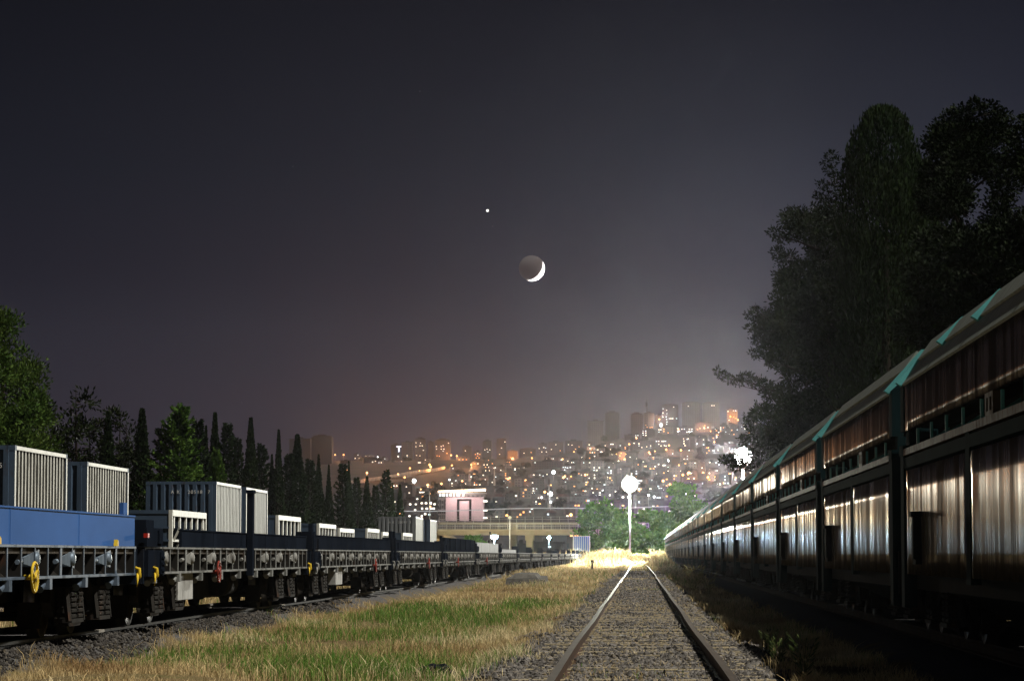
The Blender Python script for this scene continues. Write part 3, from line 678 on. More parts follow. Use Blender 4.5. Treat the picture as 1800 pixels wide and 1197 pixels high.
def container(y0, label, H, endm, sidem, txt=None, split=0., grp='tall containers', xs_=-14.55, z0=1.2, y1=None, frame='cframe'):
    c = thing('shipping_container', label, 'container', (xs_-CWD/2, (y0+CL/2), z0), 0, grp)
    h, l = CWD/2, CL/2
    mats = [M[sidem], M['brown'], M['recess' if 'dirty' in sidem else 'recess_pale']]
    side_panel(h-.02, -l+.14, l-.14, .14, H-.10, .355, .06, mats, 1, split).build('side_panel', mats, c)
    side_panel(-h+.02, -l+.14, l-.14, .14, H-.10, .355, .06, [0], -1).build('side_panel', M[endm], c)
    ep = end_panel(-l+.03, -h+.12, h-.12, .14, H-.10, .26, .045, 1)
    if endm == 'cside': ep.mi = [0 if i % 4 == 0 else 1 for i in range(len(ep.mi))]
    ep.build('end_panel', [M[endm], M['blue']], c)
    MB().box(-h+.12, h-.12, l-.05, l-.02, .14, H-.10).build('door', M[endm], c)
    MB().box(-h+.06, h-.06, -l+.06, l-.06, H-.09, H-.03).build('roof', M['ctop'], c)
    for sx in (-1, 1):
        for a in (-1, 1): MB().box(-.07, .07, -.07, .07, .12, H-.12).build('corner_post', M[endm], c, (sx*(h-.07), a*(l-.07), 0))
    for a in (-1, 1): MB().box(h+.001, h+.006, a*(l-.065)-.06, a*(l-.065)+.06, .12, H-.12).build('post_face', M[frame], c)
    MB().box(h-.10, h+.004, -l+.14, l-.14, H-.10, H-.01).build('top_rail', M[frame], c)
    mb = MB(); mb.box(-h+.14, h-.14, -l, -l+.09, H-.10, H); mb.box(-h+.14, h-.14, -l, -l+.09, 0, .14); mb.box(-h, -h+.1, -l+.14, l-.14, H-.1, H-.01)
    mb.build('end_rail', M[endm], c)
    MB().box(h-.10, h+.004, -l+.14, l-.14, 0, .14).build('bottom_rail', M['brown' if split else endm], c)
    for sx in (-1, 1):
        for a in (-1, 1):
            for z in (0, H-.12): link('corner_casting', casting_me[endm], c, (sx*(h-.085), a*(l-.085), z))
    if txt: 
        for (t, s, x, z) in txt: letters(t, s, c, (x, -l-.03, z), (math.pi/2, 0, 0))
    return c
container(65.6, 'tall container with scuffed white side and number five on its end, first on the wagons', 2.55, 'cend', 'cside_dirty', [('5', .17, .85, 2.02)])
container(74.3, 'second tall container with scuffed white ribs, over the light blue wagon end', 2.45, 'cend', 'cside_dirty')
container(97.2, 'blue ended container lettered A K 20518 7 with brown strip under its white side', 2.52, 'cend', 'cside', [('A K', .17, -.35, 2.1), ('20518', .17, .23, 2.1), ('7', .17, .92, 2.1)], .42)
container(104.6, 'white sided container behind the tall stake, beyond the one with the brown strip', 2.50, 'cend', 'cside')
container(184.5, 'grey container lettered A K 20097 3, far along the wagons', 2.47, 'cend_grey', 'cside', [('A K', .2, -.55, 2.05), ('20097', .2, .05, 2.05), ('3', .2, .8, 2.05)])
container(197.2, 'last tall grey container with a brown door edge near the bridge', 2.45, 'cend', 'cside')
container(411, 'distant container with blue and white stripes at the far end of the siding', 2.6, 'cside', 'cside', None, 0., 'tall containers', -7.25, 1.33)
def half_container(y0, label, kind, H=1.42, y1=None):
    L = 6.06 if y1 is None else y1-y0
    c = thing('open_container', label, 'container', (-14.55-CWD/2, y0+L/2, 1.2), 0, 'open half height containers'); h, l = CWD/2, L/2
    mb = MB(); mb.box(-h+.1, h-.1, -l+.02, -l+.08, .1, H-.1)
    for z in (.45, .85): mb.box(-h+.1, h-.1, -l-.012, -l+.018, z-.03, z+.03)
    mb.build('end_panel', M['cend'], c); MB().box(-h+.1, h-.1, l-.08, l-.02, .1, H-.1).build('end_panel', M['cend'], c)
    MB().box(-h, -h+.06, -l+.1, l-.1, .1, H-.1).build('side_panel', M['cend'], c); MB().box(-h+.06, h-.06, -l+.05, l-.05, 0, .10).build('floor', M['navy'], c)
    ins = .42 if kind == 'bent' else .10
    mb = MB(); mb.hexa([(h-ins-.06,-l+.08,.1),(h-ins-.02,-l+.08,.1),(h-ins-.02,l-.08,.1),(h-ins-.06,l-.08,.1),(h-.12,-l+.08,H*.58),(h-.09,-l+.08,H*.58),(h-.09,l-.08,H*.58),(h-.12,l-.08,H*.58)]); mb.box(h-.12, h-.09, -l+.08, l-.08, H*.58, H-.2)
    mb.build('side_panel', M['navy'], c)
    n = 6
    for k in range(n):
        y = -l+.55+(2*l-1.1)*k/(n-1); mb = MB()
        if kind == 'bent': mb.bar((h-.05, y, H-.19), (h-.05, y, H*.60), .14, .06); mb.bar((h-.05, y, H*.615), (h-ins+.02, y, .1), .14, .06)
        else: mb.bar((h-.05, y, H-.19), (h-.05, y, .12), .14, .06)
        mb.build('rib', M['cframe'], c)
    if kind == 'grid': MB().box(h-.07, h-.0, -l+.1, l-.1, H*.36, H*.42).build('mid_rail', M['cframe'], c)
    if kind == 'bent': MB().box(h-ins*.62-.02, h-ins*.62+.05, -l+.1, l-.1, H*.30, H*.35).build('mid_rail', M['cframe'], c)
    MB().box(h-.12, h+.01, -l+.1, l-.1, H-.19, H).build('top_rail', M['cframe'], c)
    for a in (-1, 1):
        MB().box(h-.11, h+.005, a*(l-.05)-.05, a*(l-.05)+.05, 0, H-.004).build('corner_post', M['cframe'], c)
        MB().box(-h, h-.112, a*(l-.045)-.04, a*(l-.045)+.04, H-.12, H-.005).box(-h, -h+.09, a*(l-.045)-.045, a*(l-.045)+.045, 0, H-.12).build('end_frame', M['cend'], c)
for y0, y1, lab, kind, H in ((88, 95, 'open half height container with bent white ribs beside the light blue wagon', 'bent', 1.40),
  (114, 121.6, 'open container with a white grid of ribs, beyond the tall white containers', 'grid', 1.60),
  (128.6, 135.8, 'open container with bent ribs behind the dark third wagon', 'bent', 1.43),
  (137.5, 144.6, 'open container with six straight ribs, just past the bent ribbed one', 'straight', 1.30),
  (151.6, 158.5, 'open container with straight ribs and a pale end, halfway along the row', 'straight', 1.42),
  (160.6, 167.3, 'open container with straight ribs under the grey lettered container', 'straight', 1.30),
  (174.5, 181.6, 'small open container with ribs just before the grey lettered container', 'straight', 1.36)): half_container(y0, lab, kind, H, y1)

# ------------------------------------------------------------------ hopper train (local: x = -1.5 is the side towards the empty track)
hp_ = thing('hopper_wagon', 'x', 'wagon')
BL = 7.15
MB().prism([(-1.36,.78),(-1.36,2.42),(-1.05,2.52),(-1.05,2.78),(-1.40,2.80),(-1.40,3.26),(-1.06,3.80),(1.06,3.80),(1.40,3.26),(1.40,2.80),(1.05,2.78),(1.05,2.52),(1.36,2.42),(1.36,.78)], -BL+.02, BL-.02, 'Y').build('hopper_body', M['hull'], hp_)
def wavy(x, y0, y1, z0, z1, t, amp, mat, name, seed):
    ny, nz = 40, 6; yy = np.linspace(y0, y1, ny); zz = np.linspace(z0, z1, nz); vs = []; fs = []
    for sgn in (0, 1):
        for j, z in enumerate(zz):
            for y in yy: vs.append((x+(t if sgn else amp*(float(vnoise(y*1.0, z*.25, .5, seed))-.5)), y, z))
    o2 = ny*nz
    for j in range(nz-1):
        for i in range(ny-1): fs.append((j*ny+i, (j+1)*ny+i, (j+1)*ny+i+1, j*ny+i+1)); fs.append((o2+j*ny+i, o2+j*ny+i+1, o2+(j+1)*ny+i+1, o2+(j+1)*ny+i))
    for i in range(ny-1): fs.append((i, i+1, o2+i+1, o2+i)); a = (nz-1)*ny; fs.append((a+i+1, a+i, o2+a+i, o2+a+i+1))
    for j in range(nz-1): fs.append((j*ny, o2+j*ny, o2+(j+1)*ny, (j+1)*ny)); a = ny-1; fs.append((j*ny+a, (j+1)*ny+a, o2+(j+1)*ny+a, o2+j*ny+a))
    return MB().add(vs, fs, 0, True).build(name, mat, hp_)
for a, sd in ((-6.65, 3), (.22, 9)):
    wavy(-1.5, a, a+6.43, .965, 2.235, .09, .006, M['door'], 'discharge_door', sd)
    MB().box(1.41, 1.5, a, a+6.43, .965, 2.235).build('discharge_door', M['door'], hp_)
wavy(-1.5, -6.72, 6.72, 2.74, 3.30, .07, .010, M['upper'], 'side_panel', 5)
MB().box(1.43, 1.5, -6.72, 6.72, 2.74, 3.30).build('side_panel', M['upper'], hp_)
def lid(s):
    mb = MB(); mats = [M['roofmetal'], M['gasket']]
    def sl(f0, f1, lift, mi=0):
        x0, z0_, x1, z1_ = -1.5+.4*f0, 3.30+.55*f0, -1.5+.4*f1, 3.30+.55*f1
        nx_, nz_ = -.81*lift, .59*lift
        P = [(x0, z0_), (x1, z1_), (x1+nx_, z1_+nz_), (x0+nx_, z0_+nz_)]
        mb.prism([(s*-p[0] if s > 0 else p[0], p[1]) for p in P], -6.9, 6.9, 'Y', mi)
    sl(0, .52, .03); sl(.55, 1., .055); sl(.52, .55, .015, 1)
    return mb.build('roof_lid', mats, hp_)
lid(-1); lid(1)
MB().prism([(-1.10,3.85),(0,3.95),(1.10,3.85),(1.06,3.80),(-1.06,3.80)], -6.9, 6.9, 'Y').build('roof', M['roofmetal'], hp_)
def rib(y, f0, wd_):
    mb = MB(); x0, z0_ = -1.5+.4*f0, 3.30+.55*f0
    P = [(x0-.02, z0_+.0), (-1.06, 3.86), (0, 3.955), (0, 3.975), (-1.10, 3.885), (x0-.09, z0_+.045)]
    mb.prism(P, y-wd_, y+wd_, 'Y'); return mb.build('roof_rib', M['teal'], hp_)
rib(-6.98, 0, .09); rib(6.98, 0, .09)
for y in (-7.05, 7.05):
    for x in (-1, 1):
        mb = MB(); q = lambda a, b: (min(x*a, x*b), max(x*a, x*b))
        mb.box(*q(1.36, 1.515), y-.20, y+.20, .55, 2.50); mb.box(*q(1.10, 1.44), y-.20, y+.20, 2.502, 2.738); mb.box(*q(1.36, 1.51), y-.20, y+.20, 2.74, 3.34)
        mb.box(*q(1.30, 1.525), y-.23, y+.23, 2.44, 2.56); mb.hexa([(x*1.3,y-.2,3.34),(x*1.51,y-.2,3.34),(x*1.51,y+.2,3.34),(x*1.3,y+.2,3.34),(x*1.3,y-.2,3.52),(x*1.40,y-.2,3.44),(x*1.40,y+.2,3.44),(x*1.3,y+.2,3.52)])
        mb.build('end_post', M['teal_dark'], hp_)
MB().box(-1.508, -1.40, -.19, .19, .90, 2.44).build('door_post', M['teal_dark'], hp_)
MB().box(-1.50, -1.06, -6.83, 6.83, 2.455, 2.475).box(-1.52, -1.47, -6.83, 6.83, 2.43, 2.51).build('ledge', M['ledge'], hp_)
MB().box(-1.51, -1.37, -6.83, 6.83, 2.27, 2.40).build('door_beam', M['teal_dark'], hp_)
for y in (-5.6, -4.0, -2.4, -.8, .8, 2.4, 4.0, 5.6):
    mb = MB().prism([(-1.47, 2.478), (-1.07, 2.478), (-1.07, 2.74)], y-.015, y+.015, 'Y').box(-1.47, -1.44, y-.05, y+.0, 2.478, 2.72)
    mb.build('gusset', M['teal'], hp_)
mb = MB(); mb.box(-1.50, -1.40, -2.05, -1.95, 2.512, 2.735); mb.box(-1.50, -1.40, -1.55, -1.45, 2.512, 2.735); mb.box(-1.50, -1.40, -1.95, -1.55, 2.512, 2.56); mb.box(-1.50, -1.40, -1.95, -1.55, 2.69, 2.735); mb.box(-1.50, -1.40, -1.80, -1.70, 2.56, 2.69)
mb.build('slotted_bracket', M['ledge'], hp_)
mb = MB().box(-1.60, -1.502, -.12, .12, .0, .50).box(-1.63, -1.50, -.19, .19, .50, .56).tube([(-1.56,.15,-.06),(-1.56,.15,.5)], .015, 6).box(-1.58, -1.505, -.16, .16, -.06, .0)
mb.build('door_latch', M['hull'], hp_, (0, 4.9, 1.15))
mb = MB().box(-.5, .5, -7.3, 7.3, .62, .80); mb.prism([(-1.36,.80),(-.4,.36),(.4,.36),(1.36,.80)], -3.6, 3.6, 'Y')
for s in (-1, 1): mb.box(-1.45, 1.45, s*7.35-.06, s*7.35+.06, .70, 1.25)
mb.build('underframe', M['hull'], hp_)
for s in (-1, 1):
    bogie_parts(hp_, s*5.5, -1.16)
    for x in (-.875, .875): MB().lathe([(0,0),(.11,0),(.11,.16),(.20,.18),(.20,.22),(0,.22)], (0,0,0), 'Y', 12).build('buffer', M['under'], hp_, (x, s*7.41, 1.02)).rotation_euler = (0, 0, 0 if s > 0 else math.pi)
for s in (-1, 1): MB().prism([(-1.36,1.26),(1.36,1.26),(1.36,3.28),(1.06,3.78),(-1.06,3.78),(-1.36,3.28)], s*7.60-.03, s*7.60+.03, 'Y').build('added_gap_screen', M['teal_dark'], hp_)  # plates added to stop sun slipping through the gaps between wagons
MB().box(-.13, .05, -.12, .12, 3.95, 4.05).build('roof_hatch', M['pole'], hp_, (-.75, 1.5, -.02))
for y in (-5.2, 5.2): MB().tube([(-.95,y,3.86),(-.95,y,4.0)], .05, 8).build('roof_vent', M['ledge'], hp_)
NH = 23
short = []
hl = ['hopper wagon with teal roof ribs closest to the camera, cut by the frame', 'second hopper wagon from the camera, brown streaked steel doors', 'third hopper wagon from the camera, bluish gleam on its doors', 'fourth hopper wagon from the camera, mottled streaks on its upper panel']
for i in range(NH):
    o = hp_ if i == NH-1 else dup(hp_)
    o.location = (4.8, 28.75+15.7*i, 0)
    if i == 0:
        for y in (-3.8, .4, 3.8):
            k = kids(o, 'roof_rib')[0]; x0, z0_ = -1.5+.4*.5, 3.30+.55*.5
            MB().prism([(x0-.02, z0_), (-1.06, 3.86), (0, 3.955), (0, 3.975), (-1.12, 3.91), (x0-.11, z0_+.055)], y-.07, y+.07, 'Y').build('roof_rib', M['teal'], o)
    tag(o, hl[i] if i < 4 else ('last hopper wagon at the far end of the long train' if i == NH-1 else f'{ordn[i]} hopper wagon from the camera in the long train'), 'wagon', 'hopper wagons in one long train')
# ------------------------------------------------------------------ trees
def unit(v): return v/np.maximum(np.linalg.norm(v, axis=-1, keepdims=True), 1e-9)
def leaves(P, D, L, Wd, g):
    n = len(P); D = unit(D); s = unit(np.cross(D, g.standard_normal((n, 3)))); L = np.asarray(L).reshape(-1, 1); Wd = np.asarray(Wd).reshape(-1, 1)
    V = np.stack([P, P+D*L*.5+s*Wd, P+D*L, P+D*L*.5-s*Wd], 1).reshape(-1, 3)
    return V
def crown_mesh(name, P, D, L, Wd, mat, g):
    V = leaves(P, D, L, Wd, g); n = len(P); t = np.repeat(g.uniform(.55, 1.45, (n, 1))*np.array([[1, 1, 1]])+g.uniform(-.1, .15, (n, 1))*np.array([[1., .3, -.4]]), 4, 0)
    return np_mesh(name, V, np.arange(4*n).reshape(n, 4), mat, np.clip(t, .1, 2))
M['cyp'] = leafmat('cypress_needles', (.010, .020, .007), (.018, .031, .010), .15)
M['fir'] = leafmat('fir_needles', (.050, .105, .020), (.085, .150, .030), .2)  # paler than the pines: light on the fir put into its colour
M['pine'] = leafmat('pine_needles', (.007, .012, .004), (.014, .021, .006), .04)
M['pine_green'] = leafmat('pine_needles_painted_lit', (.030, .060, .012), (.055, .085, .018), .25)  # lit copy of the pine needles, light put into the colour
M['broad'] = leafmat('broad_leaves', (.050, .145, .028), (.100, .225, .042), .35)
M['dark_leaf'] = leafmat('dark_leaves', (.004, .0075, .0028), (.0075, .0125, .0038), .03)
def trunk_mesh(h, r, limbs, lean=.0, seed=0):
    g = np.random.default_rng(seed); mb = MB(); pts = [(lean*t*h*.1+.04*h*math.sin(t*3+seed)*.3, .02*h*math.sin(t*2.2+seed), t*h) for t in (0, .12, .3, .5, .7, .88, 1.)]
    mb.tube(pts, [r*1.25, r, r*.85, r*.65, r*.45, r*.25, r*.06], 8)
    for (z, a, l, up) in limbs:
        p = Vector((0, 0, z)); d = Vector((math.cos(a), math.sin(a), up)); mb.tube([p, p+d*l*.5+Vector((0,0,.04*l)), p+d*l], [r*.32, r*.2, r*.05], 5)
    return mb.mesh('trunk', M['bark'])
def cypress(h, rad, n, seed, mat='cyp', flat=.0, loose=.42, leaf=.26):
    g = np.random.default_rng(seed); t = g.random(n)**(.85 if flat else .58); a = g.uniform(0, 6.283, n)
    prof = np.minimum(1., (t+.05)*6)*np.clip((1-t), 0, 1)**(1.05+.12*(seed % 4))
    if flat: prof = np.minimum(1., (t+.05)*6)*np.where(t < .82, 1-.25*t, .80*np.clip((1-t)/.18, 0, 1)**.4)
    lump = 1+loose*1.6*(vnoise(a*1.6+seed, t*h, .9, seed)-.5)+loose*(vnoise(a*4+seed, t*h*2, .8, seed+3)-.5)
    r = rad*prof*lump*(.45+.55*g.random(n)**.5)+.03
    P = np.stack([r*np.cos(a), r*np.sin(a), .04*h+t*h*.96], 1)
    D = np.stack([np.cos(a)*.6*(1-.7*t), np.sin(a)*.6*(1-.7*t), 1.+1.5*t], 1)+g.normal(0, .35, (n, 3))
    return crown_mesh('crown', P, D, leaf*g.uniform(.6, 1.5, n)*(1 if flat else (.35+.65*(1-t)**.5)), leaf*.22*g.uniform(.7, 1.3, n), M[mat], g), trunk_mesh(h*.8, rad*.16, [], 0, seed)
def fir(h, rad, nb, per, seed, mat, droop=-.05, leaf=.2):
    g = np.random.default_rng(seed); Ps, Ds, limbs = [], [], []
    for i in range(nb):
        t = (i+.5)/nb*.97; z = h*(.05+.95*t); a = i*2.399+g.normal(0, .3); L = rad*(1-t)**.8*g.uniform(.62, 1.15)+.10
        up = droop+.55*t+g.normal(0, .08); u = g.random(per)**.7; side = g.normal(0, .16*L+.03, per)*(1.15-u)
        ca, sa = math.cos(a), math.sin(a); zz = z+u*L*up+.22*L*u*u+g.normal(0, .05, per)-.05*np.abs(side)
        Ps.append(np.stack([ca*u*L-sa*side, sa*u*L+ca*side, zz], 1))
        Ds.append(np.stack([ca*.8-sa*np.sign(side)*.7, sa*.8+ca*np.sign(side)*.7, np.full(per, .45)], 1)+g.normal(0, .3, (per, 3)))
        if i % 3 == 0: limbs.append((z, a, L*.9, up))
    P = np.concatenate(Ps); n = len(P)
    return crown_mesh('crown', P, np.concatenate(Ds), leaf*g.uniform(.6, 1.4, n), leaf*.24*g.uniform(.7, 1.3, n), M[mat], g), trunk_mesh(h, max(.07, h*.014), limbs, 0, seed)
def clumps(cl, per, mat, seed, leaf=.22, up=.35, wid=.22):
    """cl: clump centres and radii"""
    g = np.random.default_rng(seed); Ps, Ds = [], []
    for (x, y, z, r) in cl:
        k = max(20, int(per*r*r)); v = unit(g.standard_normal((k, 3))); q = g.random((k, 1))**.45*(1+.35*g.standard_normal((k, 1))*.5)
        Ps.append(np.array([[x, y, z]])+v*q*r*np.array([[1, 1, .72]])); Ds.append(v+np.array([[0, 0, up]])+g.normal(0, .4, (k, 3)))
    P = np.concatenate(Ps); n = len(P)
    return crown_mesh('crown', P, np.concatenate(Ds), leaf*g.uniform(.6, 1.4, n), leaf*wid*g.uniform(.7, 1.3, n), M[mat], g)
def broad_clumps(h, rad, n, seed, z0=.2, cone=0.):
    g = np.random.default_rng(seed); out = []; limbs = []
    for i in range(n):
        v = unit(g.standard_normal(3)); q = g.random()**.4; zt = .5+.5*v[2]*q
        f = (1-cone*zt); x, y = v[0]*q*rad*f, v[1]*q*rad*f; z = h*(z0+(1-z0)*zt*.94)
        out.append((x, y, z, g.uniform(.16, .30)*rad))
        if i % 4 == 0: limbs.append((h*z0+(z-h*z0)*.35, math.atan2(y, x), math.hypot(x, y)*.8+.1, .5))
    return out, limbs
def tree(name, label, meshes, loc, group, s=1., sz=1., rz=0., cat='tree'):
    t = thing(name, label, cat, loc, rz, group); link('crown', meshes[0], t); link('trunk', meshes[1], t)
    t.scale = (s, s, sz); return t
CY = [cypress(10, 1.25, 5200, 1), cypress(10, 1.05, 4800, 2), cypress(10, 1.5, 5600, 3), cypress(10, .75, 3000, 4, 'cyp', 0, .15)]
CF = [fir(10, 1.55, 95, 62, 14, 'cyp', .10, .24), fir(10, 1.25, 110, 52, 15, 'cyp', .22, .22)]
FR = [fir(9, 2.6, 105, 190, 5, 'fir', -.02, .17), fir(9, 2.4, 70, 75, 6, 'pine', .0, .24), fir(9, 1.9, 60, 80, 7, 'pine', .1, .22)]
def sparse_pine(seed):
    g = np.random.default_rng(seed); cl = []; limbs = []
    for i in range(26):
        t = g.random(); z = 10*(.15+.83*t); a = g.uniform(0, 6.283); r = (1.9*(1-t)+.35)*g.uniform(.3, 1); cl.append((r*math.cos(a), r*math.sin(a), z, g.uniform(.38, .75)))
        limbs.append((z-.3, a, r, .2))
    return clumps(cl, 260, 'pine', seed, .26), trunk_mesh(10, .13, limbs, 0, seed)
SP = [sparse_pine(21), sparse_pine(22)]
def billow(seed, h=11, rad=2.6):
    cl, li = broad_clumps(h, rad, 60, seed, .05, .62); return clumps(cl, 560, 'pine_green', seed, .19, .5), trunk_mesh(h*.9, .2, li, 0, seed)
BI = [billow(31), billow(32, 11, 2.9)]
# (photo x, photo y of the top, distance off the track, prototype, design height, radius factor, words)
LT = [(-22, 560, 22.5, BI[1], 11, 1.1, 'tall billowing green tree at the edge of the frame, behind the first container'),
 (14, 499, 22.5, BI[0], 11, .70, 'tallest green tree on the container side, bending over the first container'),
 (46, 594, 22.5, BI[0], 11, .85, 'second tall green billowing tree behind the first tall container'),
 (30, 690, 21.6, BI[1], 11, .8, 'bushy green tree standing low behind the first tall container'),
 (80, 712, 24, SP[0], 10, 1., 'dark sparse pine just past the tall green trees'),
 (108, 745, 26, SP[1], 10, 1.1, 'low dark pine between two taller sparse pines'),
 (136, 680, 25, SP[1], 10, 1., 'tallest dark sparse pine with a ragged crown over the containers'),
 (165, 742, 26, SP[0], 10, 1.2, 'dark pine filling the gap beside the ragged tall pine'),
 (190, 725, 24, CY[3], 10, 1.5, 'slim dark conifer behind the second tall container'),
 (206, 722, 25, SP[0], 10, .9, 'sparse pine with bare limbs above the second container'),
 (226, 742, 25, SP[1], 10, .9, 'short sparse pine beside the thin cypress'),
 (250, 720, 24, CY[3], 10, 1.8, 'thin pointed cypress standing apart left of the bright fir'),
 (286, 752, 25, FR[2], 9, 1.2, 'dark fir crowding the bright green fir from the camera side'),
 (316, 710, 19.5, FR[0], 9, 1., 'bright green lit fir with spreading branches behind the half height container'),
 (381, 788, 19.0, FR[0], 9, .62, 'small bright green fir beside the larger lit fir'),
 (348, 735, 24, CF[0], 10, 1., 'dark cypress just behind the bright fir'),
 (362, 750, 25, CY[2], 10, .9, 'broad dark cypress behind the small bright fir'),
 (378, 727, 23.5, CY[3], 10, 1.3, 'needle thin cypress tip rising behind the small bright fir'),
 (400, 742, 24, CF[1], 10, .95, 'dark cypress above the white container pair'),
 (418, 768, 25, CF[1], 10, .85, 'stout cypress between a dark cypress and a thin spire'),
 (441, 736, 23.5, CY[3], 10, 1.4, 'tall thin cypress spire above the white containers'),
 (460, 778, 25, CF[0], 10, .95, 'cypress with a blunt top between the thin spires'),
 (490, 757, 23.5, CY[3], 10, 1.0, 'very thin cypress spire before the paired dark towers'),
 (478, 800, 24, CY[1], 10, 1.0, 'dark cypress low between two thin spires'),
 (508, 796, 24, CF[1], 10, 1.1, 'dark cypress in front of the paired dark towers'),
 (523, 765, 23.5, CY[3], 10, 1.9, 'thin cypress spire in front of the paired dark towers'),
 (545, 806, 24, CF[1], 10, 1.15, 'dark cypress standing under the paired dark towers'),
 (560, 800, 25, CY[0], 10, .95, 'pointed cypress under the edge of the dark towers'),
 (578, 818, 24, CY[1], 10, 1.0, 'cypress beside the gap where an orange light shows'),
 (603, 814, 24, CF[0], 10, 1.0, 'twin topped dark cypress in the middle of the row'),
 (613, 812, 24, CY[2], 10, .9, 'widest cypress in the middle of the row'),
 (627, 838, 25, CF[1], 10, 1.0, 'lower cypress on the city side of the widest one'),
 (645, 838, 24, CY[3], 10, 1.6, 'slender cypress under an orange street lamp'),
 (660, 852, 24, CF[1], 10, 1.0, 'short dark cypress before the last tall pair'),
 (679, 824, 24, CF[0], 10, .95, 'last tall cypress near the end of the row'),
 (690, 850, 25, CY[1], 10, 1.0, 'dark cypress close behind the last tall one'),
 (703, 852, 24, CY[3], 10, 1.5, 'slim cypress last in the row beside the city lights')]
for i, (x, yt, off, pro, hh, rf, lab) in enumerate(LT):
    Z = F*off/(1125-x); p = at(x, yt, Z); g0 = -.2; ht = p.z-g0; s = rf*ht/hh
    tree({'BI':'leafy_tree'}.get('', 'cypress_tree' if pro in CY or pro in CF else 'fir_tree' if pro in FR else 'pine_tree' if pro in SP else 'leafy_tree'), lab, pro, (p.x, Z, g0), 'trees behind the container wagons', s if rf != 1 else ht/hh, ht/hh, i*1.7)
# a low hedge of undergrowth closes the row
g = np.random.default_rng(77); n = 16000
X = g.uniform(-30, -20, n); Y = g.uniform(75, 330, n); hz = .3+2.6*vnoise(X*.6, Y*.25, 1., 9)*g.random(n)**.6
D = g.normal(0, 1, (n, 3))+np.array([[0, 0, .8]])
V = leaves(np.stack([X, Y, hz-.3], 1), D, np.full(n, .6), np.full(n, .13), g)
tag(link('undergrowth', np_mesh('undergrowth', V, np.arange(4*n).reshape(n, 4), M['dark_leaf'], np.repeat(g.uniform(.5, 1.4, (n, 1))*np.ones((1, 3)), 4, 0))), kind='stuff')

# dark trees behind the hopper train
def placed(name, label, Z, spec, per, mat, seed, trunk_x, leaf, group, top=None, up=.3, wid=.22):
    """spec: clumps given as photo x, photo y, radius in pixels, depth offset"""
    base = at(trunk_x, 975, Z); bx = base.x; cl = []; limbs = []
    for (x, y, r, dz) in spec:
        p = at(x, y, Z+dz); cl.append((p.x-bx, dz, p.z+.2, r*Z/F))
    h = max(c[2]+c[3] for c in cl) if top is None else top
    for c in cl[::3]: 
        a = math.atan2(c[1], c[0]); l = math.hypot(c[0], c[1]); limbs.append((max(.5, c[2]-l*.35-.2), a, l*1.05, .33))
    t = thing(name, label, 'tree', (bx, Z, -.2), 0, group)
    link('crown', clumps(cl, per, mat, seed, leaf, up, wid), t); link('trunk', trunk_mesh(h*.7, max(.12, h*.012), limbs, 0, seed), t); return t
def fillspec(x0, x1, y0, y1, n, r0, r1, dep, seed, shape=None):
    g = np.random.default_rng(seed); out = []
    while len(out) < n:
        x, y = g.uniform(x0, x1), g.uniform(y0, y1)
        u = (x-(x0+x1)/2)/((x1-x0)/2); v = (y-y0)/(y1-y0)
        if abs(u) < (shape(v) if shape else math.sqrt(max(0, 1-(2*v-1)**2))): out.append((x, y, g.uniform(r0, r1), g.uniform(-dep, dep)))
    return out
GR = 'dark trees behind the hopper train'
pine = [(1262,652,7,0),(1270,660,9,.5),(1284,668,9,-.5),(1298,670,10,.3),(1312,664,12,0),(1326,672,12,.4),(1342,676,14,0),(1356,690,18,.5),
 (1318,555,9,0),(1328,545,9,.3),(1322,575,10,-.3),(1334,600,13,0),(1328,622,11,.4),(1345,618,15,-.4),(1350,580,12,.2),(1343,560,10,0),(1358,635,15,.3),(1362,600,15,0),
 (1272,808,8,0),(1284,815,9,.2),(1296,822,9,0),(1308,818,10,.1),(1322,800,9,0),(1318,780,12,.3),(1308,772,10,0),(1330,760,16,0),(1345,778,16,.4),(1320,735,13,-.3),(1338,725,16,.3),(1315,748,8,0),
 (1370,500,10,0),(1384,508,14,.3),(1378,540,16,-.2),(1366,560,12,.5),(1395,540,18,0)]
pine += [(1297,806,9,.1),(1312,820,10,.2),(1322,795,8,0),(1294,812,9,.2),(1328,814,9,0),(1288,804,7,.3),(1336,806,10,.2)]
pine += fillspec(1340, 1500, 520, 850, 60, 18, 30, 4, 41, lambda v: 1-.15*abs(2*v-1))
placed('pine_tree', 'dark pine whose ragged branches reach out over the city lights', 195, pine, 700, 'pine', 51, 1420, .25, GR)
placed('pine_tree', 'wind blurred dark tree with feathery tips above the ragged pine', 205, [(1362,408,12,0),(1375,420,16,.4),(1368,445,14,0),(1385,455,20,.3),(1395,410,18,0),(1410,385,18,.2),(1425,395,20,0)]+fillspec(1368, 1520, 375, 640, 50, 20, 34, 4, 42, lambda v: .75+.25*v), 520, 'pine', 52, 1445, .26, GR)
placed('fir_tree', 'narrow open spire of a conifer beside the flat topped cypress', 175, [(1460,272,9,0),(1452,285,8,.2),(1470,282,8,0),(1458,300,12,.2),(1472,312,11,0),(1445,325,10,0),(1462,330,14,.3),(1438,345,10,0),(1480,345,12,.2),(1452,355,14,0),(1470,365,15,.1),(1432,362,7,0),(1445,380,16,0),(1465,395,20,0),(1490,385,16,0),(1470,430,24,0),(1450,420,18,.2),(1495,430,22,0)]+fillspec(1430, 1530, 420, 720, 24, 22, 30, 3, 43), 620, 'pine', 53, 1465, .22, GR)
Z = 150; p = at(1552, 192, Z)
tree('cypress_tree', 'tall flat topped cypress rising above every other dark tree', cypress(10, 1.18, 34000, 54, 'cyp', 1, .30, .10), (p.x, Z, -.2), GR, (p.z+.2)/10*.92, (p.z+.2)/10, .4)
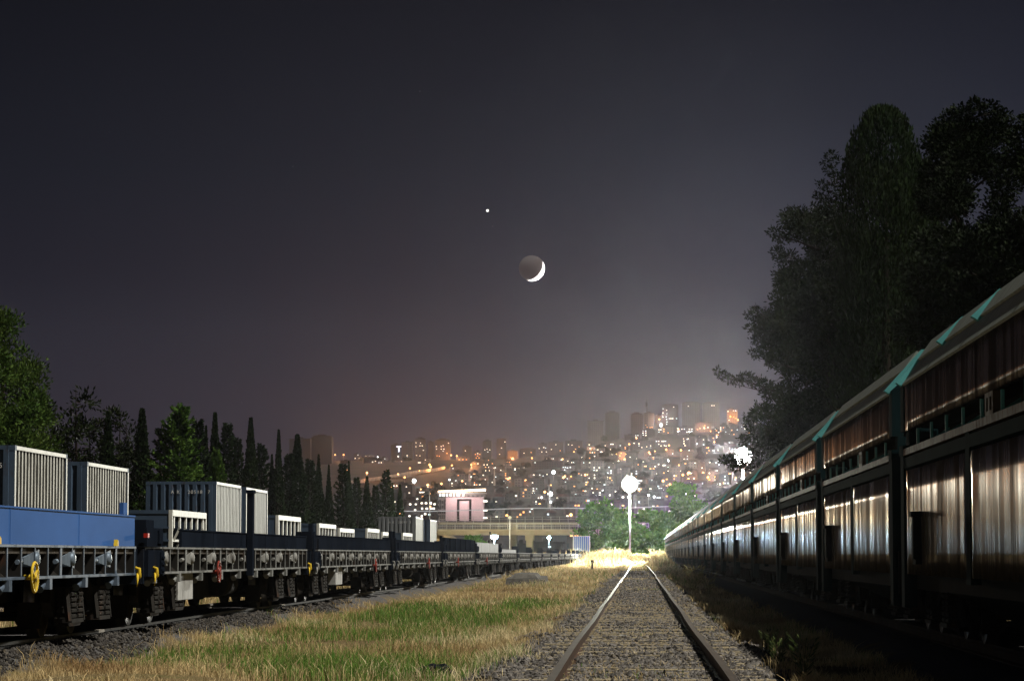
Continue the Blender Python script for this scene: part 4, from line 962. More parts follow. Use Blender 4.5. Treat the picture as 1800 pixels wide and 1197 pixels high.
placed('leafy_tree', 'broad wind blown dark tree beyond the flat topped cypress', 132, [(1668,215,24,0),(1690,200,24,.3),(1715,188,20,0),(1740,192,20,.3),(1762,205,16,0),(1650,235,20,0),(1700,230,34,0),(1740,235,30,.4),(1640,255,20,0)]+fillspec(1622, 1790, 225, 640, 80, 26, 42, 5, 44, lambda v: .72+.28*v), 900, 'dark_leaf', 55, 1705, .17, GR, None, .3, .34)
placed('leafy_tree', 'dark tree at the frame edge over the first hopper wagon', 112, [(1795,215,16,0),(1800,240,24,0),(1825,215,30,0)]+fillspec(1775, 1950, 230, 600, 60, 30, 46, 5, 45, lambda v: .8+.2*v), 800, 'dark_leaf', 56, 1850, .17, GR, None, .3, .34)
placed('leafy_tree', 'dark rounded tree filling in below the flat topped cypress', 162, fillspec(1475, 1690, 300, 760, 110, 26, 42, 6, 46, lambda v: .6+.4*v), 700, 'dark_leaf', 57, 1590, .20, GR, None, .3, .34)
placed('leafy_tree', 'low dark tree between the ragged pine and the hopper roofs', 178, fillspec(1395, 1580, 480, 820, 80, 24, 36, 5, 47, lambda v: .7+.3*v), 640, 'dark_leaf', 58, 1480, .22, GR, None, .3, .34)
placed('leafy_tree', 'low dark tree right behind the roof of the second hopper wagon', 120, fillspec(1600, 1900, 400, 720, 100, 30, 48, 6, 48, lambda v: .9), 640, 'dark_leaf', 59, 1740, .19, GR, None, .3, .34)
# green trees around the floodlight mast
GB = 'green trees lit by the floodlight'
for (lab, Z, x, y0, y1, x0, x1, n, sd) in (
 ('grey green tree beside the bridge, left of the floodlight mast', 418, 1050, 888, 985, 1018, 1082, 44, 61),
 ('pale green tree right behind the floodlight mast, its crown above the deck', 428, 1085, 892, 985, 1060, 1112, 40, 62),
 ('low leafy green tree at the foot of the floodlight mast', 405, 1098, 918, 985, 1072, 1130, 36, 63),
 ('round green tree just past the floodlight mast towards the hoppers', 410, 1145, 905, 985, 1122, 1172, 40, 64),
 ('tallest green tree, its head above the end of the hopper train', 425, 1197, 857, 960, 1172, 1226, 44, 65),
 ('green tree under the tallest one at the end of the hopper train', 415, 1180, 912, 985, 1158, 1215, 36, 66),
 ('dim green tree behind the end wagons of the hopper train', 440, 1222, 890, 975, 1200, 1245, 30, 67)):
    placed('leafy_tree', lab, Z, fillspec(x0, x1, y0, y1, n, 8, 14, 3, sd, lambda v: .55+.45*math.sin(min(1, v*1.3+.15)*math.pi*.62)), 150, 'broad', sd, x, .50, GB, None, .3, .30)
placed('bush', 'dry brown bush at the far end of the flat wagons', 385, fillspec(1046, 1068, 970, 986, 10, 4, 7, 1.5, 68), 260, 'drybush' if M.setdefault('drybush', leafmat('dry_bush', (.11, .075, .035), (.17, .12, .06), .2)) else '', 69, 1057, .4, GB)['category'] = 'bush'
placed('bush', 'dark bush under the bridge behind the flat wagons', 560, fillspec(808, 855, 946, 975, 20, 6, 10, 3, 71), 120, 'broad', 72, 832, .6, GB)['category'] = 'bush'
# ------------------------------------------------------------------ the hillside
Z0, Z1 = 1000., 4500.
RX = [-400, 300, 480, 585, 700, 800, 900, 1000, 1050, 1100, 1150, 1200, 1300, 1500, 1900, 2500]
RY = [845, 828, 816, 805, 803, 803, 801, 790, 775, 762, 750, 746, 741, 734, 730, 765]
def yr(x): return float(np.interp(x, RX, RY))
def pr(x, Z):
    t = min(1., max(0., (Z-Z0)/(Z1-Z0))); return (t**.95)*(975-yr(x)) - 2.0*(1-t)
def hp(x, y):
    q = min(max((975-y+1.)/(975-yr(x)), .0), 1.); Z = Z0+(Z1-Z0)*q**(1/.95)
    return at(x, 975-pr(x, Z), Z)
xs_g = np.arange(-420, 2460, 24.); zs_g = [1000,1060,1120,1200,1300]+list(np.arange(1400, 4501, 130))+[4600,4800]
V = []
for Z in zs_g:
    for x in xs_g:
        p = at(x, 975-pr(x, Z), Z)
        if Z > 4500: p = at(x, 975-pr(x, 4500)*4500/Z*(1-(Z-4500)/1500), Z)
        V.append((p.x, p.y, p.z + (8*(float(vnoise(p.x, p.y, 90, 3))-.5) if 1200 < Z < 4300 else 0)))
nx = len(xs_g); i0 = (np.arange(len(zs_g)-1)[:, None]*nx + np.arange(nx-1)[None]).ravel()
hillm = paint('hillside_scrub', (.030, .026, .026), .95, 0, .45, .012, (.016, .018, .014), .5, .02, (1,1,1))
tag(link('hill', np_mesh('hill', np.array(V), np.stack([i0, i0+1, i0+nx+1, i0+nx], 1), hillm, smooth=True)), kind='structure')
# the lit street cutting across the slope with its retaining wall
pts = [(600,848),(630,845.5),(652,842),(674,839),(705,834),(733,829),(760,826),(782,822)]
WALLZ = [(x, hp(x, y+4).y) for x, y in pts]
def on_wall(x, y): return at(x, y, float(np.interp(x, [q[0] for q in WALLZ], [q[1] for q in WALLZ])))
vs = []; rs = []
for (x, y) in pts: p = on_wall(x, y+4); q = on_wall(x, y-2.5); vs += [p-Vector((0,0,3)), q, q+Vector((0,6,0)), p+Vector((0,6,-3))]; rs += [on_wall(x, y+3.2), on_wall(x, y+3.2)-Vector((0,14,.4))]
mb = MB(); mb.add(vs, [(4*i+k, 4*i+4+k, 4*i+4+(k+1)%4, 4*i+(k+1)%4) for i in range(len(pts)-1) for k in range(4)])
tag(mb.build('retaining_wall', paint('rough_stone_wall', (.26, .20, .16), .9, 0, .5, .12, (.06, .05, .045), .42, .2, (1,1,1))), 'long retaining wall glowing orange under street lamps below the letter T', 'wall')
mb = MB(); mb.add(rs, [(2*i+1, 2*i+3, 2*i+2, 2*i) for i in range(len(pts)-1)])
tag(mb.build('hillside_road', paint('dusty_road', (.16, .13, .11), .9, 0, .3, .05)), kind='structure')

# ------------------------------------------------------------------ buildings on the hill
WALLS = {'grey': (.060,.056,.060), 'beige': (.085,.070,.064), 'pale': (.13,.118,.118), 'dark': (.022,.021,.024), 'brown': (.058,.040,.036), 'pink': (.40,.29,.32)}
def wallmat(key, tower=False):
    k = 'wall_'+key+('_grid' if tower else '')
    if k in M: return M[k]
    m, nt, b = new_mat(k); col = WALLS[key]; tcn = nt.nodes.new('ShaderNodeTexCoord'); v = tcn.outputs['Object']
    c = ramp(nt, noise(nt, coords(nt, (1,1,.5)), .12, 4), [(.3, [q*.8 for q in col]), (.7, [q*1.18 for q in col])])
    sp_ = nt.nodes.new('ShaderNodeSeparateXYZ'); nt.links.new(v, sp_.inputs[0])
    def band(src, per, a0, a1):
        d = N(nt, 'ShaderNodeMath', _operation='DIVIDE'); nt.links.new(src, d.inputs[0]); d.inputs[1].default_value = per
        f = N(nt, 'ShaderNodeMath', _operation='FRACT'); nt.links.new(d.outputs[0], f.inputs[0])
        g1 = N(nt, 'ShaderNodeMath', _operation='GREATER_THAN'); nt.links.new(f.outputs[0], g1.inputs[0]); g1.inputs[1].default_value = a0
        g2 = N(nt, 'ShaderNodeMath', _operation='LESS_THAN'); nt.links.new(f.outputs[0], g2.inputs[0]); g2.inputs[1].default_value = a1
        mu = N(nt, 'ShaderNodeMath', _operation='MULTIPLY'); nt.links.new(g1.outputs[0], mu.inputs[0]); nt.links.new(g2.outputs[0], mu.inputs[1]); return mu.outputs[0]
    hx = N(nt, 'ShaderNodeMath', _operation='ADD'); nt.links.new(sp_.outputs[0], hx.inputs[0]); nt.links.new(sp_.outputs[1], hx.inputs[1])
    w_ = N(nt, 'ShaderNodeMath', _operation='MULTIPLY'); nt.links.new(band(hx.outputs[0], 3.4, .25, .72), w_.inputs[0]); nt.links.new(band(sp_.outputs[2], 3.1, .32, .78), w_.inputs[1])
    nt.links.new(mixc(nt, w_.outputs[0], c, (.022, .022, .028)), b.inputs['Base Color']); b.inputs['Roughness'].default_value = .75
    M[k] = m; return m
M['roof_tile'] = paint('roof_tiles', (.045, .025, .020), .85, 0, .3, .2)
M['roof_flat'] = paint('flat_roof', (.035, .032, .033), .9, 0, .3, .2)
FACES = []
def building(name, cat, group, x0, x1, yt, yb, wall, roof='flat', lit=(), depth=.8, rz=None, roof_h=None, wsz=(1.45, 1.25), Zf=None):
    """lit: (column 0..1, row 0..1 from the top, colour)"""
    xc = (x0+x1)/2; b0 = hp(xc, yb) if Zf is None else at(xc, yb, Zf)
    k = b0.y/F; w_, h = (x1-x0)*k, (yb-yt)*k; d = max(6, min(w_*depth, 24)); deep = 7
    if Zf is None: FACES.append((x0, x1, yt, yb, b0.y+1.5))
    t = thing(name, 'x', cat, (b0.x, b0.y+d/2+1.5, b0.z), (math.atan2(-b0.x, b0.y)*.0 if rz is None else rz), group)
    rh = 0
    if roof == 'tile': rh = min(.28*h, 2.6) if roof_h is None else roof_h
    hw_ = h-rh
    MB().box(-w_/2, w_/2, -d/2, d/2, -deep, hw_).build('wall', wallmat(wall), t)
    if roof == 'tile':
        e = .35; MB().add([(-w_/2-e,-d/2-e,hw_),(w_/2+e,-d/2-e,hw_),(w_/2+e,d/2+e,hw_),(-w_/2-e,d/2+e,hw_),(-w_*.22,0,hw_+rh),(w_*.22,0,hw_+rh)], [(0,1,5,4),(2,3,4,5),(1,2,5),(3,0,4),(3,2,1,0)]).build('roof', M['roof_tile'], t)
    elif roof == 'flat':
        mb = MB().box(-w_/2-.3, w_/2+.3, -d/2-.3, d/2+.3, hw_, hw_+.5); mb.box(-w_*.18, w_*.14, -d*.2, d*.2, hw_+.5, hw_+.5+min(2.4, .12*h+.6)); mb.build('roof', M['roof_flat'], t)
    elif roof == 'step':
        mb = MB().box(-w_*.42, w_*.42, -d*.4, d*.4, hw_, hw_+1.8); mb.box(-w_*.22, w_*.2, -d*.25, d*.25, hw_+1.8, hw_+3.8); mb.build('roof', M['roof_flat'], t)
    elif roof == 'vault':
        mb = MB().prism([(w_*.5*math.cos(a), hw_+min(2.2, .07*w_)*math.sin(a)) for a in np.linspace(0, math.pi, 9)], -d/2, d/2, 'Y'); mb.build('roof', M['roof_flat'], t)
    for (u, v, c) in lit:
        s = .8+.5*random.random()
        o = link('lit_window', WINS[c], t, (-w_/2+w_*u, -d/2-.05, hw_*(1-v))); o.scale = (wsz[0]*s, 1, wsz[1]*(.8+.4*random.random()))
    return t
WINS = {c: MB().box(-.5,.5,-.05,.03,-.5,.5).mesh('lit_window', M[n]) for c, n in (('w','win_white'),('c','win_cool'),('o','win_orange'))}
def rl(n, cols='wwc', u0=.12, u1=.88, v0=.12, v1=.9, nc=5, nr=6):
    out = set()
    while len(out) < n: out.add((u0+(u1-u0)*random.randrange(nc)/(nc-1), v0+(v1-v0)*random.randrange(nr)/(nr-1), random.choice(cols)))
    return list(out)
def col(u, v0, v1, n, c): return [(u, v0+(v1-v0)*i/(n-1), c) for i in range(n)]
# landmark blocks one by one
BLK = [
 ('tower_block', 'tower', 1033,1061,739,775,'grey','flat',[], 'wide dark tower block, the first on the ridge past the low houses'),
 ('tower_block', 'tower', 1064,1089,727,775,'dark','step',[], 'stepped dark tower block next to the wide dark one'),
 ('tower_block', 'tower', 1109,1130,721,750,'grey','step',[], 'grey tower block just before the antenna mast'),
 ('tower_block', 'tower', 1132,1150,722,748,'beige','flat',[(.3,.95,'o'),(.6,.97,'o'),(.8,.95,'o'),(.2,.8,'o')], 'tower block glowing orange at its foot beside the antenna mast'),
 ('tower_block', 'tower', 1152,1163,728,747,'dark','flat',[], 'narrow dark block before the brightly windowed tower'),
 ('tower_block', 'tower', 1164,1192,710,746,'dark','vault',[(.06,.18,'c'),(.28,.25,'w'),(.05,.38,'w'),(.3,.42,'c'),(.05,.58,'w'),(.25,.58,'c'),(.28,.7,'c'),(.3,.82,'c'),(.28,.93,'c'),(.45,.66,'c'),(.55,.66,'w'),(.66,.66,'w'),(.72,.1,'w'),(.9,.66,'c')], 'dark tower block with bright white windows and a lit stair line'),
 ('tower_block', 'tower', 1199,1231,709,747,'grey','vault',[(.35,.15,'w')], 'broad tower block with pale window rows and a curved roof'),
 ('tower_block', 'tower', 1235,1265,709,744,'grey','vault',[(.55,.12,'w'),(.68,.12,'w')], 'last broad tower block with curved roof near the pine branches'),
 ('apartment_block', 'building', 1278,1297,720,742,'beige','flat',[(.1,.15,'w'),(.6,.1,'w'),(.8,.1,'c'),(.3,.5,'o'),(.6,.6,'o'),(.8,.7,'o'),(.2,.85,'w')], 'small apartment block with orange light beside the pine branches'),
 ('tower_block', 'tower', 508,545,772,818,'dark','flat',[], 'left one of two joined dark towers above the cypress row'),
 ('tower_block', 'tower', 547,583,768,818,'dark','step',[], 'taller dark tower joined to its twin above the cypress row'),
 ('office_block', 'building', 687,705,783,805,'dark','flat',[], 'dark block carrying a glowing letter T'),
 ('apartment_block', 'building', 706,725,778,804,'beige','flat',[(.5,.9,'w')], 'beige apartment block right beside the glowing letter T'),
 ('apartment_block', 'building', 728,748,773,805,'beige','step',[(.15,.18,'w'),(.55,.2,'w'),(.7,.35,'w'),(.5,.35,'w'),(.15,.4,'w'),(.8,.6,'w'),(.2,.88,'w'),(.5,.9,'w')], 'apartment block with stepped roof and six white windows on the ridge'),
 ('apartment_block', 'building', 752,762,778,804,'brown','flat',[], 'narrow unlit brown block between two lit apartment blocks'),
 ('apartment_block', 'building', 764,791,775,805,'brown','step',[(.1,.35,'w'),(.12,.5,'w'),(.42,.35,'w'),(.55,.3,'w'),(.42,.5,'w'),(.6,.5,'w'),(.55,.62,'c'),(.9,.15,'w'),(.15,.9,'o'),(.3,.92,'o'),(.8,.75,'o')], 'wide brown apartment block with many white windows on the ridge'),
 ('house', 'house', 803,824,802,811,'beige','tile',[(.2,.6,'o'),(.5,.6,'o'),(.8,.6,'o')], 'long low house lit fully orange below the ridge'),
 ('apartment_block', 'building', 813,829,786,802,'dark','step',[(.3,.35,'w')], 'dark stepped block with one white window behind the orange house'),
 ('apartment_block', 'building', 833,846,795,809,'beige','flat',[(.2,.3,'o'),(.5,.5,'o'),(.8,.3,'o'),(.3,.75,'o'),(.7,.75,'o'),(.5,.2,'w')], 'small block speckled with orange windows beside the two slim towers'),
 ('tower_block', 'tower', 848,864,777,806,'dark','step',[(.25,.5,'w'),(.5,.45,'w'),(.8,.5,'w'),(.6,.62,'c')], 'shorter of two slim dark towers in the middle of the ridge'),
 ('tower_block', 'tower', 873,890,772,808,'dark','vault',[(.85,.15,'w'),(.5,.45,'w'),(.3,.75,'w')], 'taller of two slim dark towers in the middle of the ridge'),
 ('apartment_block', 'building', 892,910,793,808,'brown','flat',[(.3,.8,'o')], 'brown block beside the round orange glow on the ridge'),
 ('apartment_block', 'building', 914,942,787,802,'brown','tile',[(.7,.5,'o'),(.25,.6,'w')], 'wide brown block with pitched roof on the ridge'),
 ('apartment_block', 'building', 946,962,781,801,'grey','flat',[(.1,.4,'w'),(.6,.3,'w'),(.8,.35,'c'),(.4,.7,'w'),(.9,.7,'w')], 'grey block with five white windows right of the wide pitched roof'),
 ('apartment_block', 'building', 964,990,778,799,'brown','flat',[(.5,.2,'w'),(.2,.6,'w'),(.8,.7,'o')], 'brown block at the point where the ridge starts to climb'),
 ('apartment_block', 'building', 993,1024,776,796,'brown','flat',[(.2,.3,'w'),(.4,.35,'w'),(.6,.7,'o'),(.8,.5,'o')], 'reddish brown block below the first dark tower'),
 ('apartment_block', 'building', 1128,1152,756,770,'dark','flat',[(.1,.15,'c'),(.3,.15,'c'),(.1,.4,'w'),(.3,.4,'w'),(.12,.65,'c'),(.3,.7,'w')], 'dark block with a double row of white windows under the antenna'),
 ('apartment_block', 'building', 1156,1164,753,763,'grey','flat',[(.3,.3,'w'),(.7,.3,'w'),(.3,.7,'c')], 'tiny grey block with three windows under the bright tower'),
 ('apartment_block', 'building', 1165,1184,751,764,'beige','flat',[(.1,.3,'o'),(.1,.6,'o'),(.5,.8,'o')], 'block glowing amber right under the bright windowed tower'),
 ('apartment_block', 'building', 1190,1219,751,764,'grey','flat',[(.05,.2,'w'),(.15,.55,'c'),(.3,.3,'w'),(.45,.3,'c'),(.75,.3,'w'),(.9,.3,'w'),(.75,.6,'w'),(.9,.6,'c'),(.6,.7,'w')], 'long grey block crowded with white windows below the broad tower'),
 ('apartment_block', 'building', 1222,1250,744,760,'beige','flat',[(.3,.6,'o'),(.6,.3,'o'),(.8,.5,'w'),(.15,.7,'o')], 'beige block glowing orange on the climbing street'),
 ('apartment_block', 'building', 1200,1212,769,786,'dark','flat',[(.15,.15,'w'),(.8,.15,'w'),(.2,.4,'w'),(.2,.65,'w'),(.35,.85,'w'),(.7,.2,'c')], 'dark slope block with a vertical line of white windows'),
 ('apartment_block', 'building', 1113,1147,775,790,'grey','flat',[(.05,.3,'w'),(.3,.35,'w'),(.3,.6,'c'),(.45,.8,'w'),(.7,.7,'w'),(.9,.6,'w'),(.9,.85,'c')], 'long grey slope block with scattered windows below the double window row'),
 ('apartment_block', 'building', 1152,1172,773,788,'grey','flat',[(.1,.2,'c'),(.3,.2,'w'),(.6,.2,'w'),(.75,.2,'w'),(.9,.2,'c'),(.3,.55,'w'),(.5,.75,'w'),(.8,.7,'w'),(.95,.75,'w')], 'grey slope block with a bright top row of white windows'),
 ('warehouse', 'building', 935,990,812,826,'grey','flat',[(.1,.1,'c')], 'long low grey hall with a lit edge in the middle of the slope'),
 ('apartment_block', 'building', 985,1010,818,836,'pale','flat',[(.2,.2,'c'),(.35,.2,'c'),(.5,.25,'c'),(.7,.2,'c'),(.3,.45,'c')], 'pale block washed with cool green light in the middle of the slope'),
 ('apartment_block', 'building', 904,916,841,856,'pale','flat',[], 'pale narrow block beside an orange lamp on the slope'),
 ('apartment_block', 'building', 889,909,866,887,'grey','flat',[(.9,.25,'w')], 'grey block with ribbed end wall past the pink block'),
 ('apartment_block', 'building', 866,886,868,890,'dark','tile',[(.3,.5,'w')], 'dark house with one square window beside the pink block'),
 ('apartment_block', 'building', 714,736,879,916,'grey','flat',[(.3,.18,'w'),(.75,.18,'w'),(.7,.45,'w'),(.25,.75,'w'),(.8,.8,'c')], 'grey apartment block at the hill foot next to the last cypress'),
 ('apartment_block', 'building', 738,768,878,916,'beige','flat',[(.1,.15,'w'),(.35,.15,'w'),(.62,.15,'w'),(.85,.2,'w'),(.12,.4,'w'),(.4,.4,'w'),(.65,.4,'w'),(.8,.4,'w'),(.3,.65,'w'),(.55,.68,'c'),(.1,.75,'w')], 'beige apartment block with two rows of bright windows beside the pink block'),
]
for (nm, cat, x0, x1, yt, yb, wl, rf, lit, lab) in BLK:
    t = building(nm, cat, 'blocks and towers of the city', x0, x1, yt, yb, wl, rf, lit); t['label'] = lab
    if 'letter T' in lab and nm == 'office_block':
        d = 6; o = letters('T', 13, t, (.2, -7.6, 9), (math.pi/2, 0, 0), M['sign_glow']); o.scale = (1.1, 1., 1.); o.name = 'lit_letter'
# the pink block with the light strip on its roof
b0 = at(812, 912, 2150); k = b0.y/F
pk = thing('pink_block', 'pink windowless block with a blazing strip of light along its roof', 'building', (b0.x, b0.y, b0.z))
W_, H_ = 88*k, 50*k
mb = MB().box(-W_*.32, W_*.42, -3, 18, -6, H_*.78); mb.build('wall', paint('pink_render', (.46, .35, .39), .8, 0, .07, .1), pk)
MB().box(-W_*.475, -W_*.322, -2.4, 18, -6, H_*.77).build('side_wing', wallmat('pale'), pk)
for x in (-.07, .17): MB().box(W_*x-.9, W_*x+.9, -3.25, -3.01, -6, H_*.70).build('dark_channel', M['gasket'], pk)
MB().box(W_*-.05, W_*.15, -3.2, -3.01, H_*.64, H_*.70).build('dark_channel', M['gasket'], pk)
MB().box(-W_*.49, W_*.45, -3.6, 18.5, H_*.78, H_*.90).build('top_storey', wallmat('pale'), pk)
MB().box(-W_*.50, W_*.47, -4.2, 19, H_*.90, H_*.925).build('roof', M['pole'], pk)
MB().hexa([(-W_*.47,-4.6,H_*.925),(W_*.48,-4.6,H_*.97),(W_*.48,-3.0,H_*.97),(-W_*.47,-3.0,H_*.925),(-W_*.47,-4.6,H_*.99),(W_*.48,-4.6,H_*1.06),(W_*.48,-3.0,H_*1.06),(-W_*.47,-3.0,H_*.99)]).build('light_strip', M['strip_glow'], pk)
MB().box(W_*.43, W_*.50, -3, 6, H_*.60, H_*.655).box(W_*.43, W_*.50, -3, 6, H_*.28, H_*.32).box(W_*.43, W_*.50, -3, 6, H_*.02, H_*.06).build('lit_balcony', M['win_white'], pk)
for i in range(9): o = link('lit_window', WINS['w' if i % 3 else 'c'], pk, (-W_*.45+W_*.06*i+random.uniform(-1, 1), -3.66, H_*.84)); o.scale = (1.4, 1, 2.2)
for i in range(4):
    for j in range(4): o = MB().box(-.5,.5,-.06,.0,-1.2,1.2).build('window', M['gasket'], pk, (-W_*.46+W_*.036*i, -2.42, H_*(.08+.17*j)))
lamp('roof_light', 'POINT', (b0.x, b0.y-16, b0.z+H_*1.15), 48000, (1., .80, .70), 4)
# minarets and the antenna mast
def minaret(x, yt, yb, lab):
    b0 = hp(x, yb); h = (yb-yt)*b0.y/F; t = thing('minaret', lab, 'minaret', tuple(b0)); r = h*.032
    MB().lathe([(r*1.5,-4),(r*1.5,h*.2),(r,h*.24),(r*.9,h*.70)], (0,0,0), 'Z', 10).build('shaft', M['mstone'], t)
    MB().lathe([(r*.9,h*.70),(r*1.8,h*.72),(r*1.8,h*.745),(r*.8,h*.75)], (0,0,0), 'Z', 10).build('balcony', M['mstone'], t)
    MB().lathe([(r*.8,h*.75),(r*.75,h*.86),(r*.85,h*.862),(0,h)], (0,0,0), 'Z', 10).build('spire', M['roof_flat'], t)
M['mstone'] = paint('minaret_stone', (.30, .28, .26), .8, 0, .15, .2)
minaret(965, 838, 892, 'tall slim minaret with a pointed spire beside white lights on the slope')
minaret(869, 814, 851, 'fainter minaret higher on the slope under the slim towers')
b0 = hp(1137, 748); h = 56*b0.y/F; t = thing('antenna_mast', 'thin lattice antenna mast standing highest on the ridge', 'antenna', tuple(b0))
mb = MB()
for a in range(3): q = a*2.094; mb.tube([(2*math.cos(q),2*math.sin(q),0),(.5*math.cos(q),.5*math.sin(q),h*.9)], .35, 4)
for i in range(12): z = h*.9*i/12; s = 2-1.5*i/12; mb.tube([(s,0,z),(-.5*s,.87*s,z+h*.075),(-.5*s,-.87*s,z+h*.04),(s,0,z)], .2, 4)
mb.build('lattice', M['darkpole'], t); MB().tube([(0,0,h*.9),(0,0,h)], .3, 5).build('aerial', M['darkpole'], t); MB().lathe([(1.6,0),(1.9,3),(1.6,6)], (0,0,h*.7), 'Z', 8).build('drum', M['darkpole'], t)

# the rest of the city: small houses, each by itself
taken = [(x0-2, x1+2, yt, yb) for (_, _, x0, x1, yt, yb, *_r) in BLK] + [(766, 862, 858, 915), (958, 974, 838, 892), (600, 785, 818, 850)]
base = {}
hr = random.Random(5); cnt = 0; tries = 0
while cnt < 262 and tries < 20000:
    tries += 1
    x = hr.uniform(592, 1330); y0_ = yr(x)+3; y = y0_ + (912-y0_)*hr.random()**.8
    if x < 690 and y > 825: continue
    q = hp(x, y); k = F/q.y; wd_ = hr.choice((8, 9, 11, 13, 16))*k; ht = hr.choice((5, 7, 8, 10, 13))*k
    r = (x-wd_/2, x+wd_/2, y-ht, y)
    if any(r[0] < b[1] and r[1] > b[0] and r[3] > b[2]+1 and r[2] < b[3]+1 for b in taken[:len(BLK)+3]): continue
    if any(abs(x-(b[0]+b[1])/2) < (wd_+b[1]-b[0])*.40 and abs(y-b[3]) < max(3., ht*.45) for b in taken[len(BLK)+3:]): continue
    taken.append(r); cnt += 1
    wl = hr.choice(('grey','grey','beige','brown','pale','dark','dark')); rf = hr.choice(('flat','flat','tile'))
    st = max(1, round(ht/k/3.0)); nl = hr.choice((1,1,2,3,4,4)); cc = hr.choice(('wwc','wwc','cw','wo','oo' if x < 1000 else 'wo'))
    lit = []
    for _ in range(nl): lit.append((hr.choice((.2,.4,.6,.8)), hr.choice([(i+.55)/st for i in range(st)]), hr.choice(cc)))
    lit = list({(a, b_): c for a, b_, c in lit}.items()); lit = [(a, b_, c) for (a, b_), c in lit]
    t = building('house', 'house', 'small houses on the hillside', r[0], r[1], r[2], r[3], wl, rf, lit, rz=hr.uniform(-.3, .3))
    nw = len(lit); oc = sum(1 for l in lit if l[2] == 'o')
    win = 'unlit windows' if nw == 0 else ('one' if nw == 1 else ['', '', 'two', 'three', 'four'][nw])+(' amber' if oc == nw else ' white' if oc == 0 else '')+(' window' if nw == 1 else ' windows')
    zone = ('near the ridge' if y < y0_+16 else 'low down' if y > 880 else 'midway up') + (' below the dark towers' if x < 690 else ' below the letter T' if x < 765 else ' above the pink block' if x < 860 else ' by the minaret' if x < 985 else ' past the minaret' if x < 1065 else ' behind the floodlight' if x < 1150 else ' under the tower blocks' if x < 1235 else ' beside the pine')
    lb = f"{ {1:'low',2:'two storey',3:'three storey',4:'four storey'}.get(st, 'tall') } {wl} house, {'tiled' if rf == 'tile' else 'flat'} roof, {win}, {zone}"
    base.setdefault(lb, []).append((x, t))
for lb, items in base.items():
    items.sort(key=lambda q: q[0])
    for i, (x, t) in enumerate(items):
        t['label'] = lb if len(items) == 1 else f"{ordn[i]} {lb}"
        if len(t['label'].split()) > 16: t['label'] = t['label'].replace(' storey', '-storey')
# dark trees between the houses
ct = []
g = np.random.default_rng(3)
for sd in (81, 82, 83):
    cl, li = broad_clumps(8, 4.2, 14, sd, .2); ct.append((clumps([(a, b_, c, d*1.5) for a, b_, c, d in cl], 30, 'dark_leaf', sd, 1.3, .3, .35), trunk_mesh(6, .3, li[:3], 0, sd)))
spots = []
tl = {}
while len(spots) < 110:
    x = hr.uniform(590, 1330); y0_ = yr(x)+2; y = y0_+(914-y0_)*hr.random()
    if any(abs(x-a) < 6 and abs(y-b_) < 3 for a, b_ in spots) or (600 < x < 790 and 818 < y < 852): continue
    spots.append((x, y)); p = hp(x, y); s = hr.uniform(.7, 1.5)
    zone = 'near the ridge' if y < y0_+20 else 'low down' if y > 875 else 'midway up'
    zz = 'below the dark towers' if x < 690 else 'below the letter T' if x < 765 else 'above the pink block' if x < 860 else 'by the minaret' if x < 985 else 'past the minaret' if x < 1065 else 'behind the floodlight' if x < 1150 else 'under the tower blocks' if x < 1235 else 'beside the pine'
    t = tree('leafy_tree', 'x', ct[len(spots) % 3], tuple(p-Vector((0,0,.5))), 'dark trees among the houses', s, s*hr.uniform(.8, 1.2), hr.uniform(0, 6))
    tl.setdefault(f"{'large' if s > 1.15 else 'small' if s < .9 else 'dark'} leafy tree among houses {zone} {zz}", []).append((x, t))
for lb, items in tl.items():
    items.sort(key=lambda q: q[0])
    for i, (x, t) in enumerate(items): t['label'] = lb if len(items) == 1 else f"{ordn[i]} {lb}"

# street lamps of the hill
SL = [(646,831,'o'),(681,828,'o'),(758,821,'o'),(795,818,'o'),(829,817,'o'),(589,799,'o'),(604,799,'o'),(793,800,'o'),(803,801,'o'),(855,847,'o'),(893,842,'o'),(901,806,'b'),(816,848,'o'),(776,850,'o'),(752,852,'o'),(689,857,'o'),(748,861,'o'),(891,906,'o'),
 (1039,793,'b'),(1159,737,'o'),(1141,795,'o'),(1098,807,'o'),(1101,798,'o'),(1085,797,'b'),(1211,832,'b'),(1192,856,'o'),(1236,831,'o'),(1283,835,'b'),(1210,844,'b'),(1238,752,'o'),(1284,732,'o'),(1297,738,'o'),(931,857,'o'),(1013,816,'o'),(993,837,'o'),(935,805,'o'),(1258,838,'o'),(1171,790,'o'),(1197,791,'o'),
 (728,845,'W'),(973,830,'C'),(967,868,'W'),(755,873,'c'),(968,882,'c'),(952,874,'c'),(1162,747,'W'),(1192,758,'w'),(1212,759,'w'),(1030,868,'c'),(1060,862,'c'),(1048,872,'c'),(1010,815,'c'),(905,825,'c'),(870,822,'c'),(828,838,'c'),(790,843,'c'),(795,866,'c'),(1140,870,'w'),(1150,873,'w'),(1205,868,'w'),(1270,800,'w'),(1255,792,'w'),(715,803,'w'),(700,802,'w'),(664,803,'w'),(650,803,'w'),(1175,810,'w'),(1120,845,'w'),(1060,830,'w'),(1225,780,'w'),(1120,800,'w')]
for _ in range(70):
    x = hr.uniform(600, 1325); y = yr(x)+6+(905-yr(x)-6)*hr.random()**1.1
    if not (x < 690 and y > 830) and not (760 < x < 866 and y > 850): SL.append((x, y, hr.choice('ooopo')))
gl_me = {}
lamp_labels = {}
poleme = MB().tube([(0,0,-9.5),(0,0,0)], .13, 5).mesh('pole', M['pole'])
